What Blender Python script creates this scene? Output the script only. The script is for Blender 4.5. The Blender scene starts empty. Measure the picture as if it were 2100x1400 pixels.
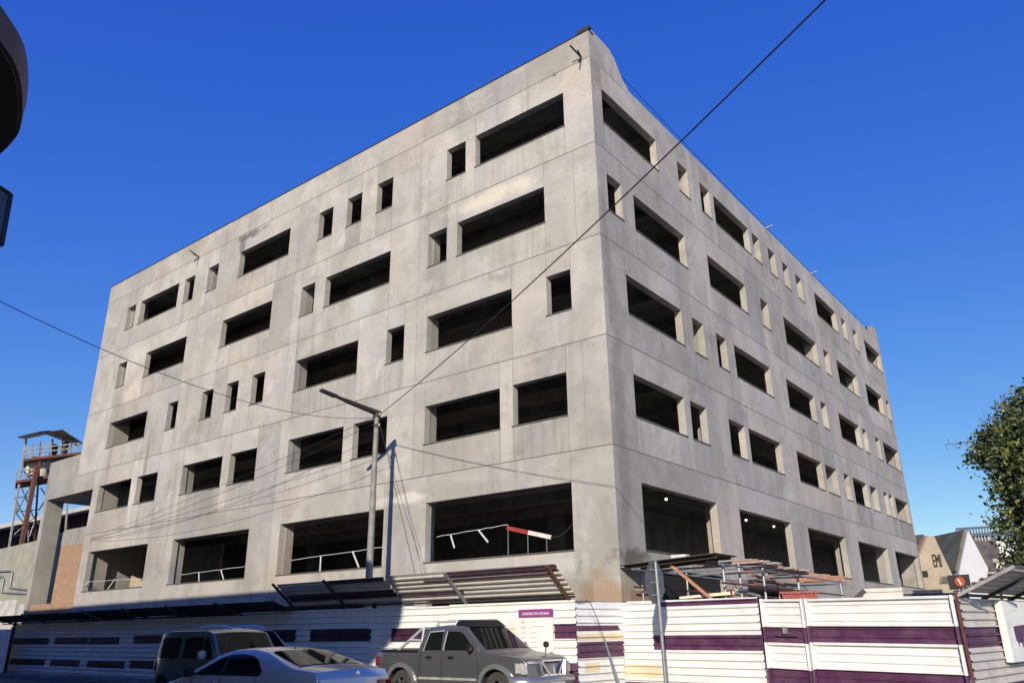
import bpy, bmesh, math, random
from mathutils import Vector, Matrix
random.seed(7)
R = math.radians
SC = bpy.context.scene
COL = SC.collection
V = Vector

# ------------------------------------------------------------------ survey of the site
# camera model solved from the street photograph; used to turn sightings into metres on known planes
CAM = V((12.0374, -20.5198, 1.55)); YAW = R(-37.79607); PIT = R(20.39265); ROL = R(-0.80527); FPX = 1593.087
_f = V((math.cos(PIT)*math.sin(YAW), math.cos(PIT)*math.cos(YAW), math.sin(PIT)))
_r = V((math.cos(YAW), -math.sin(YAW), 0)); _u = _r.cross(_f)
RT = math.cos(ROL)*_r + math.sin(ROL)*_u; UP = -math.sin(ROL)*_r + math.cos(ROL)*_u; FW = _f
def ray(q): return FW*FPX + RT*(q[0]-1050) - UP*(q[1]-700)
def pl(q, n, k):
    n = V(n); d = ray(q); return CAM + d*((k - CAM.dot(n))/d.dot(n))
def onY(q, y=0.0): return pl(q, (0,1,0), y)
def onX(q, x=0.0): return pl(q, (1,0,0), x)
def onZ(q, z): return pl(q, (0,0,1), z)
def at(q, dist):
    d = ray(q); return CAM + d*(dist/math.hypot(d.x, d.y))

# ------------------------------------------------------------------ object helpers
def tag(o, label=None, cat=None, group=None, kind=None):
    if label: o['label'] = label
    if cat: o['category'] = cat
    if group: o['group'] = group
    if kind: o['kind'] = kind
    return o
def thing(name, label, cat, loc=(0,0,0), rz=0.0, group=None):
    o = bpy.data.objects.new(name, None); COL.objects.link(o)
    o.location = loc; o.rotation_euler = (0,0,rz); o.empty_display_size = .2
    return tag(o, label, cat, group)
class MB:
    def __init__(s): s.v=[]; s.f=[]; s.m=[]; s.tone={}; s.drip={}
    def face(s, pts, m=0, tone=None):
        i=len(s.v); s.v += [tuple(p) for p in pts]; s.f.append(tuple(range(i,i+len(pts)))); s.m.append(m)
        if tone is not None: s.tone[len(s.f)-1]=tone
    def box(s, a, b, m=0):
        x0,y0,z0=a; x1,y1,z1=b
        c=[V((x,y,z)) for z in (z0,z1) for y in (y0,y1) for x in (x0,x1)]
        s.hexa(c,m); return s
    def hexa(s, c, m=0):   # c index: x + 2y + 4z
        i=len(s.v); s.v += [tuple(p) for p in c]
        for q in ((0,2,3,1),(4,5,7,6),(0,1,5,4),(2,6,7,3),(0,4,6,2),(1,3,7,5)):
            s.f.append(tuple(i+k for k in q)); s.m.append(m)
        return s
    def bar(s, p, q, w, h=None, m=0, up=(0,0,1)):   # rectangular bar p->q
        p=V(p); q=V(q); h=h or w; d=(q-p).normalized(); u=V(up)
        if abs(d.dot(u))>.98: u=V((1,0,0))
        a=d.cross(u).normalized(); b=a.cross(d).normalized()
        s.hexa([p-a*w/2-b*h/2, p+a*w/2-b*h/2, q-a*w/2-b*h/2, q+a*w/2-b*h/2, p-a*w/2+b*h/2, p+a*w/2+b*h/2, q-a*w/2+b*h/2, q+a*w/2+b*h/2], m)
        return s
    def tube(s, pts, r, n=8, m=0, cap=True):
        pts=[V(p) for p in pts]; rings=[]; prev=None
        for k,p in enumerate(pts):
            d=(pts[min(k+1,len(pts)-1)]-pts[max(k-1,0)]).normalized()
            ref=V((0,0,1)) if abs(d.z)<.9 else V((1,0,0))
            if prev is not None: ref=prev
            a=(ref-d*ref.dot(d)).normalized(); b=d.cross(a); prev=a
            rr=r[k] if isinstance(r,(list,tuple)) else r
            i=len(s.v); s.v += [tuple(p+(a*math.cos(2*math.pi*j/n)+b*math.sin(2*math.pi*j/n))*rr) for j in range(n)]; rings.append(i)
        for A,B in zip(rings,rings[1:]):
            for j in range(n):
                s.f.append((A+j,A+(j+1)%n,B+(j+1)%n,B+j)); s.m.append(m)
        if cap:
            s.f.append(tuple(rings[0]+j for j in range(n))[::-1]); s.m.append(m)
            s.f.append(tuple(rings[-1]+j for j in range(n))); s.m.append(m)
        return s
    def lathe(s, prof, origin=(0,0,0), axis='z', n=24, m=0):
        o=V(origin); rings=[]
        for r,h in prof:
            i=len(s.v)
            for j in range(n):
                t=2*math.pi*j/n; c,d=r*math.cos(t),r*math.sin(t)
                s.v.append(tuple(o+(V((c,d,h)) if axis=='z' else V((c,h,d)) if axis=='y' else V((h,c,d)))))
            rings.append(i)
        for A,B in zip(rings,rings[1:]):
            for j in range(n): s.f.append((A+j,A+(j+1)%n,B+(j+1)%n,B+j)); s.m.append(m)
        return s
    def prism(s, poly, d, m=0):   # planar polygon (3d pts) extruded by vector d
        d=V(d); p=[V(q) for q in poly]; n=len(p)
        s.face(p[::-1],m); s.face([q+d for q in p],m)
        for k in range(n): s.face([p[k],p[(k+1)%n],p[(k+1)%n]+d,p[k]+d],m)
        return s
    def build(s, name, mats, parent=None, smooth=None, bevel=None, merge=True):
        me=bpy.data.meshes.new(name); me.from_pydata(s.v,[],s.f)
        mats=mats if isinstance(mats,(list,tuple)) else [mats]
        for k in mats: me.materials.append(k)
        me.polygons.foreach_set('material_index', s.m)
        if s.tone:
            at_=me.attributes.new('tone','FLOAT','FACE')
            at_.data.foreach_set('value',[s.tone.get(k,.5) for k in range(len(s.f))])
            ad_=me.attributes.new('drip','FLOAT','FACE'); ad_.data.foreach_set('value',[s.drip.get(k,0.0) for k in range(len(s.f))])
        bm=bmesh.new(); bm.from_mesh(me)
        if merge: bmesh.ops.remove_doubles(bm, verts=bm.verts, dist=1e-4)
        bmesh.ops.recalc_face_normals(bm, faces=bm.faces)
        if bevel:
            es=[e for e in bm.edges if len(e.link_faces)==2 and e.calc_face_angle(0)>R(35)]
            bmesh.ops.bevel(bm, geom=es, offset=bevel, segments=2, affect='EDGES', clamp_overlap=True)
        bm.to_mesh(me); bm.free()
        if smooth:
            me.polygons.foreach_set('use_smooth',[True]*len(me.polygons)); me.set_sharp_from_angle(angle=R(smooth))
        o=bpy.data.objects.new(name, me); COL.objects.link(o)
        if parent: o.parent=parent
        return o
def struct(name, mb, mats, **k):
    return tag(mb.build(name, mats, **k), kind='structure')
def text_mesh(name, body, size, mat_, parent, M, ext=.004, align='LEFT', sx=1.0):
    cu=bpy.data.curves.new(name,'FONT'); cu.body=body; cu.size=size; cu.extrude=ext; cu.align_x=align
    o=bpy.data.objects.new(name+'_src',cu); COL.objects.link(o)
    dg=bpy.context.evaluated_depsgraph_get(); me=bpy.data.meshes.new_from_object(o.evaluated_get(dg))
    bpy.data.objects.remove(o); bpy.data.curves.remove(cu)
    me.transform(M @ Matrix.Diagonal((sx,1,1,1))); me.materials.clear(); me.materials.append(mat_)
    t=bpy.data.objects.new(name,me); COL.objects.link(t); t.parent=parent
    return t
def frame(o, x, y):   # matrix with axes x, y at origin o
    x=V(x).normalized(); y=V(y); z=x.cross(y).normalized(); y=z.cross(x)
    M=Matrix.Identity(4)
    for i in range(3): M[i][0]=x[i]; M[i][1]=y[i]; M[i][2]=z[i]; M[i][3]=V(o)[i]
    return M

# ------------------------------------------------------------------ materials
class NT:
    def __init__(s, name):
        s.mat=bpy.data.materials.new(name); s.mat.use_nodes=True; s.t=s.mat.node_tree
        s.b=s.t.nodes['Principled BSDF']; s.tc=None
    def n(s, typ, **k):
        o=s.t.nodes.new(typ)
        for a,b in k.items(): setattr(o,a,b)
        return o
    def l(s,a,b): s.t.links.new(a,b)
    def coord(s, scale=(1,1,1)):
        if not s.tc: s.tc=s.n('ShaderNodeTexCoord')
        m=s.n('ShaderNodeMapping'); m.inputs['Scale'].default_value=scale
        s.l(s.tc.outputs['Object'],m.inputs['Vector']); return m.outputs[0]
    def noise(s, sc, detail=4, rough=.55, scale=(1,1,1), dist=0):
        o=s.n('ShaderNodeTexNoise'); o.inputs['Scale'].default_value=sc; o.inputs['Detail'].default_value=detail
        o.inputs['Roughness'].default_value=rough; o.inputs['Distortion'].default_value=dist
        s.l(s.coord(scale),o.inputs['Vector']); return o.outputs['Fac']
    def ramp(s, fac, stops):
        o=s.n('ShaderNodeValToRGB'); cr=o.color_ramp
        while len(cr.elements)<len(stops): cr.elements.new(.5)
        for e,(p,c) in zip(cr.elements,stops):
            e.position=p; e.color=(c,c,c,1) if not isinstance(c,tuple) else (*c,1)
        s.l(fac,o.inputs[0]); return o.outputs[0]
    def mix(s, a, b, fac, mode='MIX'):
        o=s.n('ShaderNodeMix',data_type='RGBA',blend_type=mode)
        for sock,v in ((o.inputs[0],fac),(o.inputs[6],a),(o.inputs[7],b)):
            if isinstance(v,tuple): sock.default_value=(*v,1)
            elif isinstance(v,(int,float)): sock.default_value=v
            else: s.l(v,sock)
        return o.outputs[2]
    def bump(s, fac, strength, dist=.02):
        o=s.n('ShaderNodeBump'); o.inputs['Strength'].default_value=strength; o.inputs['Distance'].default_value=dist
        s.l(fac,o.inputs['Height']); s.l(o.outputs[0],s.b.inputs['Normal'])
    def col(s, c):
        if isinstance(c,tuple): s.b.inputs['Base Color'].default_value=(*c,1)
        else: s.l(c,s.b.inputs['Base Color'])
    def set(s, **k):
        for a,v in k.items(): s.b.inputs[a.replace('_',' ')].default_value=v
        return s
def plain(name, c, rough=.6, metal=0.0, var=.18, sc=6.0, bump=.0, coat=0.0, dirt=None, scale=(1,1,1), dent=0.0, speck=0.0):
    t=NT(name); f=t.noise(sc,5,.6,scale)
    hi=tuple(min(1,x*(1+var)) for x in c); lo=tuple(x*(1-var) for x in c)
    base=t.ramp(f,[(.3,lo),(.7,hi)])
    if dirt:
        g=t.ramp(t.noise(dirt[2] if len(dirt)>2 else 1.3,6,.65),[(.45,0.0),(.75,dirt[1])]); base=t.mix(base,dirt[0],g)
    if speck: base=t.mix(base,(.16,.075,.04),t.ramp(t.noise(7,6,.75,scale=(1,1,.6)),[(.66,0.0),(.72,speck)]))
    t.col(base); t.set(Roughness=rough,Metallic=metal)
    if coat: t.set(Coat_Weight=coat,Coat_Roughness=.06)
    if bump: t.bump(t.noise(sc*6,4),bump)
    if dent: t.bump(t.noise(1.6,3,.5,scale=(1,1,2.2)),dent,.06)
    return t.mat
def concrete(name, c1, c2, tone=True, bump=.12, stains=()):
    t=NT(name)
    base=t.mix(c1,c2,t.ramp(t.noise(.35,7,.6,dist=.8),[(.36,0.0),(.64,1.0)]))
    base=t.mix(base,(.50,.375,.29),t.ramp(t.noise(.17,3,.5),[(.52,0.0),(.8,.5)]))
    base=t.mix(base,(.37,.36,.375),t.ramp(t.noise(.24,5,.6,scale=(1.3,1.3,.8)),[(.5,0.0),(.7,.7)]))
    base=t.mix(base,(.27,.25,.215),t.ramp(t.noise(.9,8,.72,scale=(1,1,1.1)),[(.54,0.0),(.70,.6)]))
    base=t.mix(base,(.57,.545,.51),t.ramp(t.noise(.7,6,.7,scale=(1,1,.6)),[(.57,0.0),(.72,.6)]))
    k1=t.ramp(t.noise(1.2,6,.65,scale=(1.6,1.6,.07)),[(.52,0.0),(.78,1.0)]); k2=t.ramp(t.noise(.22,3,.5),[(.45,0.0),(.62,1.0)])
    m=t.n('ShaderNodeMath',operation='MULTIPLY'); t.l(k1,m.inputs[0]); t.l(k2,m.inputs[1]); m2=t.n('ShaderNodeMath',operation='MULTIPLY'); t.l(m.outputs[0],m2.inputs[0]); m2.inputs[1].default_value=.55
    base=t.mix(base,(.15,.14,.125),m2.outputs[0])
    base=t.mix(base,(.30,.28,.25),t.ramp(t.noise(5.5,5,.7),[(.55,0.0),(.8,.35)]))
    if tone:
        da=t.n('ShaderNodeAttribute',attribute_name='drip'); dm=t.n('ShaderNodeMath',operation='MULTIPLY'); t.l(da.outputs['Fac'],dm.inputs[0]); t.l(t.ramp(t.noise(2.2,6,.7,scale=(1.8,1.8,.10)),[(.46,0.0),(.74,.55)]),dm.inputs[1]); base=t.mix(base,(.19,.175,.15),dm.outputs[0])
    base=t.mix(base,(.53,.50,.455),t.ramp(t.noise(.42,9,.78,dist=.5),[(.575,0.0),(.605,.5)]))
    base=t.mix(base,(.235,.22,.195),t.ramp(t.noise(.55,9,.76,scale=(1,1,1.25),dist=.3),[(.59,0.0),(.625,.42)]))
    for (c,sc,colr,amt,nz) in stains:   # single marks with a place of their own on the wall
        mp=t.n('ShaderNodeMapping'); mp.vector_type='POINT'; mp.inputs['Location'].default_value=tuple(-a/b for a,b in zip(c,sc)); mp.inputs['Scale'].default_value=tuple(1/b for b in sc)
        t.coord(); t.l(t.tc.outputs['Object'],mp.inputs['Vector'])
        ln=t.n('ShaderNodeVectorMath',operation='LENGTH'); t.l(mp.outputs[0],ln.inputs[0])
        ad=t.n('ShaderNodeMath',operation='MULTIPLY_ADD'); t.l(t.noise(nz,6,.7),ad.inputs[0]); ad.inputs[1].default_value=2.4; ad.inputs[2].default_value=-1.2
        a2=t.n('ShaderNodeMath',operation='ADD'); t.l(ad.outputs[0],a2.inputs[0]); t.l(ln.outputs['Value'],a2.inputs[1])
        base=t.mix(base,colr,t.ramp(a2.outputs[0],[(.45,amt),(1.0,0.0)]))
    if tone:
        a=t.n('ShaderNodeAttribute',attribute_name='tone'); k=t.ramp(a.outputs['Fac'],[(0.0,.80),(1.0,1.15)])
        base=t.mix(base,k,1.0,'MULTIPLY')
    t.col(base); t.set(Roughness=.9)
    t.bump(t.noise(9,8,.7),bump,.03)
    return t.mat
M={}
M['wall']=concrete('wall_concrete',(.34,.32,.282),(.48,.45,.405),stains=(
    ((-21.3,0,21.45),(1.6,1,.28),(.10,.09,.08),.75,1.6),((-22.0,0,20.9),(.35,1,.7),(.10,.09,.08),.7,2.0),
    ((-4.6,0,17.5),(2.6,1,.42),(.60,.55,.44),.8,1.1),((-28.9,0,9.5),(.22,1,3.6),(.16,.145,.125),.55,1.2),((-33.2,0,12),(.25,1,3),(.2,.18,.15),.4,1.2),
    ((0,.6,8),(1,.45,7),(.22,.20,.18),.5,.8),((0,.35,14),(1,.3,3.5),(.2,.185,.17),.5,.9),((-.6,0,2.4),(1.2,1,.9),(.33,.22,.13),.8,1.2),((0,.9,3.6),(1,1.1,.35),(.14,.12,.10),.9,2.5),
    ((-12,0,15.2),(.9,1,1.6),(.56,.57,.56),.45,1.6),((-9.2,0,6.2),(1.6,1,.25),(.66,.62,.56),.8,1.0)))
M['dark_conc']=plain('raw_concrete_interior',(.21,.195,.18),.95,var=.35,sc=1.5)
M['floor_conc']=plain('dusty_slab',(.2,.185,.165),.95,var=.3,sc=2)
M['joint']=plain('joint_groove',(.17,.155,.14),.95,var=.25)
M['hair']=plain('hairline_joint',(.215,.2,.175),.95,var=.25)
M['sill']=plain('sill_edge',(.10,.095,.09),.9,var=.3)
M['flash']=plain('roof_flashing',(.035,.033,.035),.6)
M['brick']=plain('brown_block',(.36,.23,.15),.9,var=.25,sc=4,bump=.3,dirt=((.28,.18,.12),.6,2))
M['white']=plain('white_sheeting',(.79,.785,.77),.42,var=.05,sc=3,dirt=((.48,.44,.37),.33,1.3),dent=.6,speck=.55)
M['cream']=plain('yellowed_sheeting',(.72,.62,.44),.5,var=.1,sc=2)
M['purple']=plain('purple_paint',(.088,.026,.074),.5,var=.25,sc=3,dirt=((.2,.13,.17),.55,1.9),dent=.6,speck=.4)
M['dpurple']=plain('dark_purple',(.045,.016,.034),.55,var=.3,sc=3,dirt=((.10,.07,.08),.5,1.7))  # darker purple for most street stripes and the canopy bands
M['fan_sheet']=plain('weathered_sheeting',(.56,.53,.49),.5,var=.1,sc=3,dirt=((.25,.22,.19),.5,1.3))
M['steel']=plain('galvanised_steel',(.33,.34,.35),.45,.6,var=.2,sc=9)
M['rust']=plain('rusty_steel',(.17,.068,.045),.8,.2,var=.4,sc=8)
M['oldrust']=plain('old_rust',(.13,.045,.035),.85,.1,var=.4,sc=9)
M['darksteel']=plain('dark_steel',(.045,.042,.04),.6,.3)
M['black']=plain('black_plastic',(.012,.012,.013),.45,var=.1)
M['rubber']=plain('tyre_rubber',(.045,.042,.036),.9,var=.3,sc=10)
M['chrome']=plain('bright_metal',(.75,.75,.75),.18,1.0,var=.05)
M['asphalt']=plain('asphalt',(.08,.076,.07),.92,var=.3,sc=3,bump=.3,dirt=((.09,.085,.075),.6,.4))
M['paving']=plain('paving',(.28,.265,.235),.9,var=.25,sc=2,bump=.2,dirt=((.12,.11,.1),.6,.6))
M['earth']=plain('dusty_ground',(.36,.30,.235),.95,var=.3,sc=.8,bump=.2)
M['wood']=plain('orange_timber',(.42,.20,.12),.8,var=.3,sc=5,scale=(1,1,5))
M['greywood']=plain('grey_board',(.34,.32,.30),.85,var=.3,sc=5)
M['ply']=plain('plywood',(.09,.07,.052),.85,var=.2,sc=3)
M['red']=plain('red_plastic',(.34,.045,.042),.5,var=.2)
M['redwhite_w']=plain('barrier_white',(.72,.66,.62),.5)
M['cable']=plain('cable_sheath',(.02,.02,.022),.7)
M['pole']=plain('pole_steel',(.27,.25,.24),.7,.2,var=.25,sc=5)
M['tape']=plain('white_tape',(.62,.62,.6),.5)
M['glass']=NT('car_glass').set(Roughness=.04,Metallic=0.0,IOR=1.5,Specular_IOR_Level=.16).mat; M['glass'].node_tree.nodes['Principled BSDF'].inputs['Base Color'].default_value=(.008,.010,.010,1)
M['clay']=plain('cream_plaster',(.45,.37,.27),.9,var=.15,sc=.8,dirt=((.28,.22,.18),.6,.5))
# ------------------------------------------------------------------ the unfinished building
LW, RW, TH = 36.93, 40.6, .29
N, W_ = 1.03, 4.30
def row(us, z0, z1): return [(a, b, z0, z1) for a, b in us]
LA=[(-34.05,-33.03),(-32.46,-28.15),(-27.50,-26.47),(-25.14,-24.12),(-22.12,-17.82),(-15.57,-14.54),(-13.52,-12.50),(-11.48,-10.46),(-7.20,-6.16),(-5.63,-1.26)]
LB=[(-33.99,-32.96),(-30.77,-26.46),(-23.07,-18.77),(-16.48,-15.47),(-14.71,-10.41),(-8.17,-7.14),(-6.58,-2.28)]
LC=[(-33.88,-29.56),(-27.40,-26.39),(-24.09,-23.07),(-21.90,-20.89),(-19.77,-18.75),(-16.45,-12.18),(-10.42,-9.39),(-8.13,-3.86),(-2.31,-1.28)]
LD=[(-33.83,-30.16),(-29.56,-27.44),(-25.05,-21.53),(-20.90,-18.77),(-16.45,-12.78),(-12.17,-10.17),(-8.11,-4.45),(-3.88,-1.61)]
LE=[(-33.72,-27.41),(-25.03,-18.76),(-16.51,-10.13),(-7.93,-1.58)]
RA=[(.70,4.96),(6.89,7.89),(9.13,10.14),(10.6,14.82),(15.27,16.25),(17.48,18.49),(19.6,20.6),(21.76,22.78),(25.08,29.26),(30.42,31.44),(33.08,34.06),(35.88,40.09)]
RB=[(.69,1.70),(2.6,6.88),(9.09,13.31),(15.2,16.22),(18.44,23.75),(25.03,26.03),(27.59,31.88),(33.95,38.2),(39.22,40.2)]
RC=[(1.6,5.87),(6.82,7.85),(9.1,10.12),(10.97,15.28),(17.46,21.78),(22.77,23.79),(26.05,30.34),(30.95,31.95),(34.0,35.05),(35.95,40.13)]
RD=[(1.62,5.37),(5.87,7.28),(9.42,11.06),(11.5,15.35),(17.48,21.24),(21.82,23.79),(25.1,26.11),(26.8,29.77),(30.4,32.0),(33.57,34.56),(34.94,35.91),(36.48,40.15)]
RE=[(1.65,7.35),(9.47,15.26),(17.55,23.4),(25.82,32.0),(33.9,40.1)]
PXL=-34.55   # below the wing beam the street wall starts here; the portal is open to its left
JZ=[6.91,10.55,14.22,17.93,21.68]
rl=random.Random(3)
def facade(mb, pos, ulen0, ulen1, bands, bays, sills, u_inner0, u_inner1, portal=None):
    """one wall: front cells, back cells, reveals and the plaster joints (material 1) a few mm proud"""
    def quad(ua,ub,za,zb,d,m=0,tone=None): mb.face([pos(ua,za,d),pos(ub,za,d),pos(ub,zb,d),pos(ua,zb,d)],m,tone)
    full0=ulen0
    for z0,z1,ops in bands:
        ulen0=portal if (portal is not None and z0<9) else full0
        cuts=sorted({ulen0,ulen1}|{round(u,3) for o in ops for u in o[:2]}|{b for b in bays if not any(o[0]-.4<b<o[1]+.4 for o in ops)})
        zs,zh=(ops[0][2],ops[0][3]) if ops else (z1,z1)
        bt=rl.uniform(-.08,.08)
        for ua,ub in zip(cuts,cuts[1:]):
            o=next((o for o in ops if o[0]<(ua+ub)/2<o[1]),None)
            tp=min(1,max(0,.5+bt+rl.gauss(0,.2)))
            if not ops:
                quad(ua,ub,z0,z1,0,0,tp)
            else:
                t1,t2=(min(1,max(0,.48+rl.gauss(0,.22))),min(1,max(0,.48+rl.gauss(0,.22)))) if o else (tp,tp)
                quad(ua,ub,z0,zs,0,0,t1)
                if o and z0>3: mb.drip[len(mb.f)-1]=rl.uniform(.35,1)
                if not o: quad(ua,ub,zs,zh,0,0,tp)
                quad(ua,ub,zh,z1,0,0,t2)
            a2,b2=max(ua,u_inner0),min(ub,u_inner1)
            if b2>a2:
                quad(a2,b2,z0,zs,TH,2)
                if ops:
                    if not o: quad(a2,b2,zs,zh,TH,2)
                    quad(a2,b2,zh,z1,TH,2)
        for a,b,s0,s1 in ops:
            for p in ([(a,s0,0),(a,s1,0),(a,s1,TH),(a,s0,TH)],[(b,s0,0),(b,s0,TH),(b,s1,TH),(b,s1,0)],
                      [(a,s1,0),(b,s1,0),(b,s1,TH),(a,s1,TH)],[(a,s0,0),(a,s0,TH),(b,s0,TH),(b,s0,0)]):
                mb.face([pos(*q) for q in p],0,.62)
            sills.append((a,b,s0))
            if s0>3:
                for u in (a,b):
                    if rl.random()<.75: quad(u-.009,u+.009,z0+.02,s0-.05,-.002,3)
                    if rl.random()<.7: quad(u-.009,u+.009,s1+.02,z1-.02,-.002,3)
        if z0>5: quad(ulen0,ulen1,z0-.018,z0+.018,-.003,1)
        for b in bays:
            if ops and z0>3 and not any(o[0]-.45<b<o[1]+.45 for o in ops): quad(b-.008,b+.008,z0+.02,z1-.02,-.002,3)

bld=thing('office_building','unfinished six storey bare grey concrete office block with rows of empty window openings','building',(0,0,0))
sillsL=[]; sillsR=[]
zsill={0:(3.84,5.93),1:(8.11,9.58),2:(11.78,13.26),3:(15.45,16.94),4:(19.16,20.64)}
bandsL=[(0,3.0,row([(-33.5,-27.6),(-24.8,-19.0),(-16.3,-10.3),(-7.8,-1.9)],.05,2.6)),(3.0,6.91,row(LE,*zsill[0])),(6.91,10.55,row(LD,*zsill[1])),(10.55,14.22,row(LC,*zsill[2])),(14.22,17.93,row(LB,*zsill[3])),(17.93,21.68,row(LA,*zsill[4])),(21.68,22.9,[])]
bandsR=[(0,3.3,row([(1.8,7.35),(9.47,15.26)],.05,3.29)),(3.3,6.91,row(RE,*zsill[0])),(6.91,10.55,row(RD,*zsill[1])),(10.55,14.22,row(RC,*zsill[2])),(14.22,17.93,row(RB,*zsill[3])),(17.93,21.62,row(RA,*zsill[4]))]
mb=MB(); facade(mb,lambda u,z,d:(u,d,z),-LW,0,bandsL,[-25.6,-17.1,-8.7,-.95],sillsL,-LW+TH,-TH,portal=PXL)
mb.face([(-LW,0,22.9),(0,0,22.9),(0,TH,22.9),(-LW,TH,22.9)],0,.5)
mb.face([(-LW+TH,TH,21.6),(-TH,TH,21.6),(-TH,TH,22.9),(-LW+TH,TH,22.9)],0,.5)
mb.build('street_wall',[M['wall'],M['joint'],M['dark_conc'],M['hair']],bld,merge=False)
mb=MB(); facade(mb,lambda u,z,d:(-d,u,z),0,RW,bandsR,[8.45,16.85,24.45,32.6,33.2],sillsR,TH,RW)
# parapet of the side wall: high shoulders at both ends, low rail between
def para(pts,tone):
    p=[(0,y,z) for y,z in pts]; q=[(-TH,y,z) for y,z in pts]
    mb.face(p,0,tone); mb.face([(x,max(y,TH),z) for x,y,z in q][::-1],0,tone)
    for k in range(1,len(pts)-1): mb.face([p[k],p[k+1],q[k+1],q[k]],0,tone)
para([(0,21.62),(2.85,21.62),(2.85,21.95),(2.5,22.1),(1.85,22.84),(1.5,23.03),(.6,23.06),(0,23.06)][::-1],.5)
para([(2.85,21.62),(37.6,21.62),(37.6,21.86),(2.85,21.86)][::-1],.55)
para([(37.6,21.62),(RW,21.62),(RW,22.55),(40.3,22.7),(39.4,22.76),(38.1,22.3),(37.6,22.1)][::-1],.5)
mb.face([(.003,0,21.67),(.003,2.6,21.67),(.003,2.6,21.692),(.003,0,21.692)],1)
mb.face([(-.0,RW,0),(-.0,RW,22.55),(-LW,RW,22.55),(-LW,RW,0)],0,.5)
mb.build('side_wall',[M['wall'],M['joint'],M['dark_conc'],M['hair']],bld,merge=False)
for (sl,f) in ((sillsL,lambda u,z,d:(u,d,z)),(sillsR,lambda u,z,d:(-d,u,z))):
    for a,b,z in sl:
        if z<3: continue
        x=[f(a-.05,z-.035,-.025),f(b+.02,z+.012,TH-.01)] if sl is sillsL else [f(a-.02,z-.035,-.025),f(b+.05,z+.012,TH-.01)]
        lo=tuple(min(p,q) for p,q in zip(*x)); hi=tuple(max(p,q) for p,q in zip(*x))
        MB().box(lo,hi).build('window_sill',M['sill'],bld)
# roof edge flashing
mb=MB(); mb.box((-LW-.03,-.03,22.9),(.02,TH+.05,22.945)); mb.box((-.5,-.05,22.94),(.05,.1,23.1)); mb.bar((-.05,.02,23.08),(.12,.02,22.95),.09,.05)
mb.build('roof_flashing',M['flash'],bld)
# floors, beams, columns and inner walls seen through the openings
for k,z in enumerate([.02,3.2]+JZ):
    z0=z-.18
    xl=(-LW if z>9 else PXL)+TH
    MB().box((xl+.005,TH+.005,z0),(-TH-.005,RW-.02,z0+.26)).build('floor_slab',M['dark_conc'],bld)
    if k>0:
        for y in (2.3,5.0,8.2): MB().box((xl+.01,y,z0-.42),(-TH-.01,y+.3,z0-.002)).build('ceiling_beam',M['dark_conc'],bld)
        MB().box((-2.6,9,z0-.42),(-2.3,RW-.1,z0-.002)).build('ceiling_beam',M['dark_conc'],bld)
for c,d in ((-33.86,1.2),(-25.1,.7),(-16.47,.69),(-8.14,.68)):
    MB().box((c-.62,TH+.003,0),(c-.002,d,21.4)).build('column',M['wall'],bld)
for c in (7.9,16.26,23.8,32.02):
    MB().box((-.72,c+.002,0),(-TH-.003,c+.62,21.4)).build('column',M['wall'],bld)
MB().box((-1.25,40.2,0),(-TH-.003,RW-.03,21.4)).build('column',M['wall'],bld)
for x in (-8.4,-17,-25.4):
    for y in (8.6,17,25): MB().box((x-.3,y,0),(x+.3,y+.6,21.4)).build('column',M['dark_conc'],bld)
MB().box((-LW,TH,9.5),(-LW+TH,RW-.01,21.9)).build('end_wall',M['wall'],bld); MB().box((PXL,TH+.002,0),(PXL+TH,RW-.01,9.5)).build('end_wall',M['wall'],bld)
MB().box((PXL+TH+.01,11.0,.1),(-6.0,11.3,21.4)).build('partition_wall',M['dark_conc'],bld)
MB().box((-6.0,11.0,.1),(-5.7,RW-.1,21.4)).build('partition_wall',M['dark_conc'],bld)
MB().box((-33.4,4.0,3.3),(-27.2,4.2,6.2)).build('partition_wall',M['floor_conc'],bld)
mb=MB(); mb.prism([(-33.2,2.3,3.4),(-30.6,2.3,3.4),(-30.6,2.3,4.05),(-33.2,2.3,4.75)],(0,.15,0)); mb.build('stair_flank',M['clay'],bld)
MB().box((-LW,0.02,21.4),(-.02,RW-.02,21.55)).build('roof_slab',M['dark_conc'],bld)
MB().box((-.2,1.83,.06),(-.16,7.32,3.27)).build('shade_panel',plain('shade_black',(.012,.012,.011),1.0),bld)  # black panel paints in the shade of the ground-floor side opening
# brown unplastered patch by the corner, and the spalled top of the pier
mb=MB(); mb.box((-.02,.45,.0),(.012,1.78,2.62)); mb.build('brick_patch',M['brick'],bld)
# cable brackets fixed to the parapet band
for (q,s) in (((1192,118),.8),((408,527),.7)):
    p=onY(q,-.02); mb=MB(); mb.bar(p,p+V((-.16*s,-.55,.26)),.05,.05); mb.bar(p,p+V((.12*s,-.4,.02)),.045); mb.bar(p,p+V((.02,-.25,-.38)),.045)
    mb.build('wall_bracket',M['darksteel'],bld)
mb=MB(); q=onY((1137,152),-.015); mb.lathe([(0,-.010),(.07,-.010),(.10,0)],q,'y',7); mb.build('render_patch',M['hair'],bld)
# guard wire and stubs along the side parapet
mb=MB(); pts=[(-.1,2.6,22.45),(-.1,9,22.25),(-.1,16,22.12),(-.1,23,22.1),(-.1,30,22.12),(-.1,37.6,22.3)]; mb.tube(pts,.012,5)
for y in (6,12,18,24,30,35): mb.tube([(-.1,y,21.8),(-.1,y,22.2)],.014,5)
mb.build('roof_guard_wire',M['cable'],bld)
for q in ((1568,469),(1661,562)):
    p=onX(q,0); mb=MB(); mb.bar(p+V((-.1,0,0)),p+V((.45,.05,.08)),.07,.05); mb.build('roof_stub',M['steel'],bld)
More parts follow.
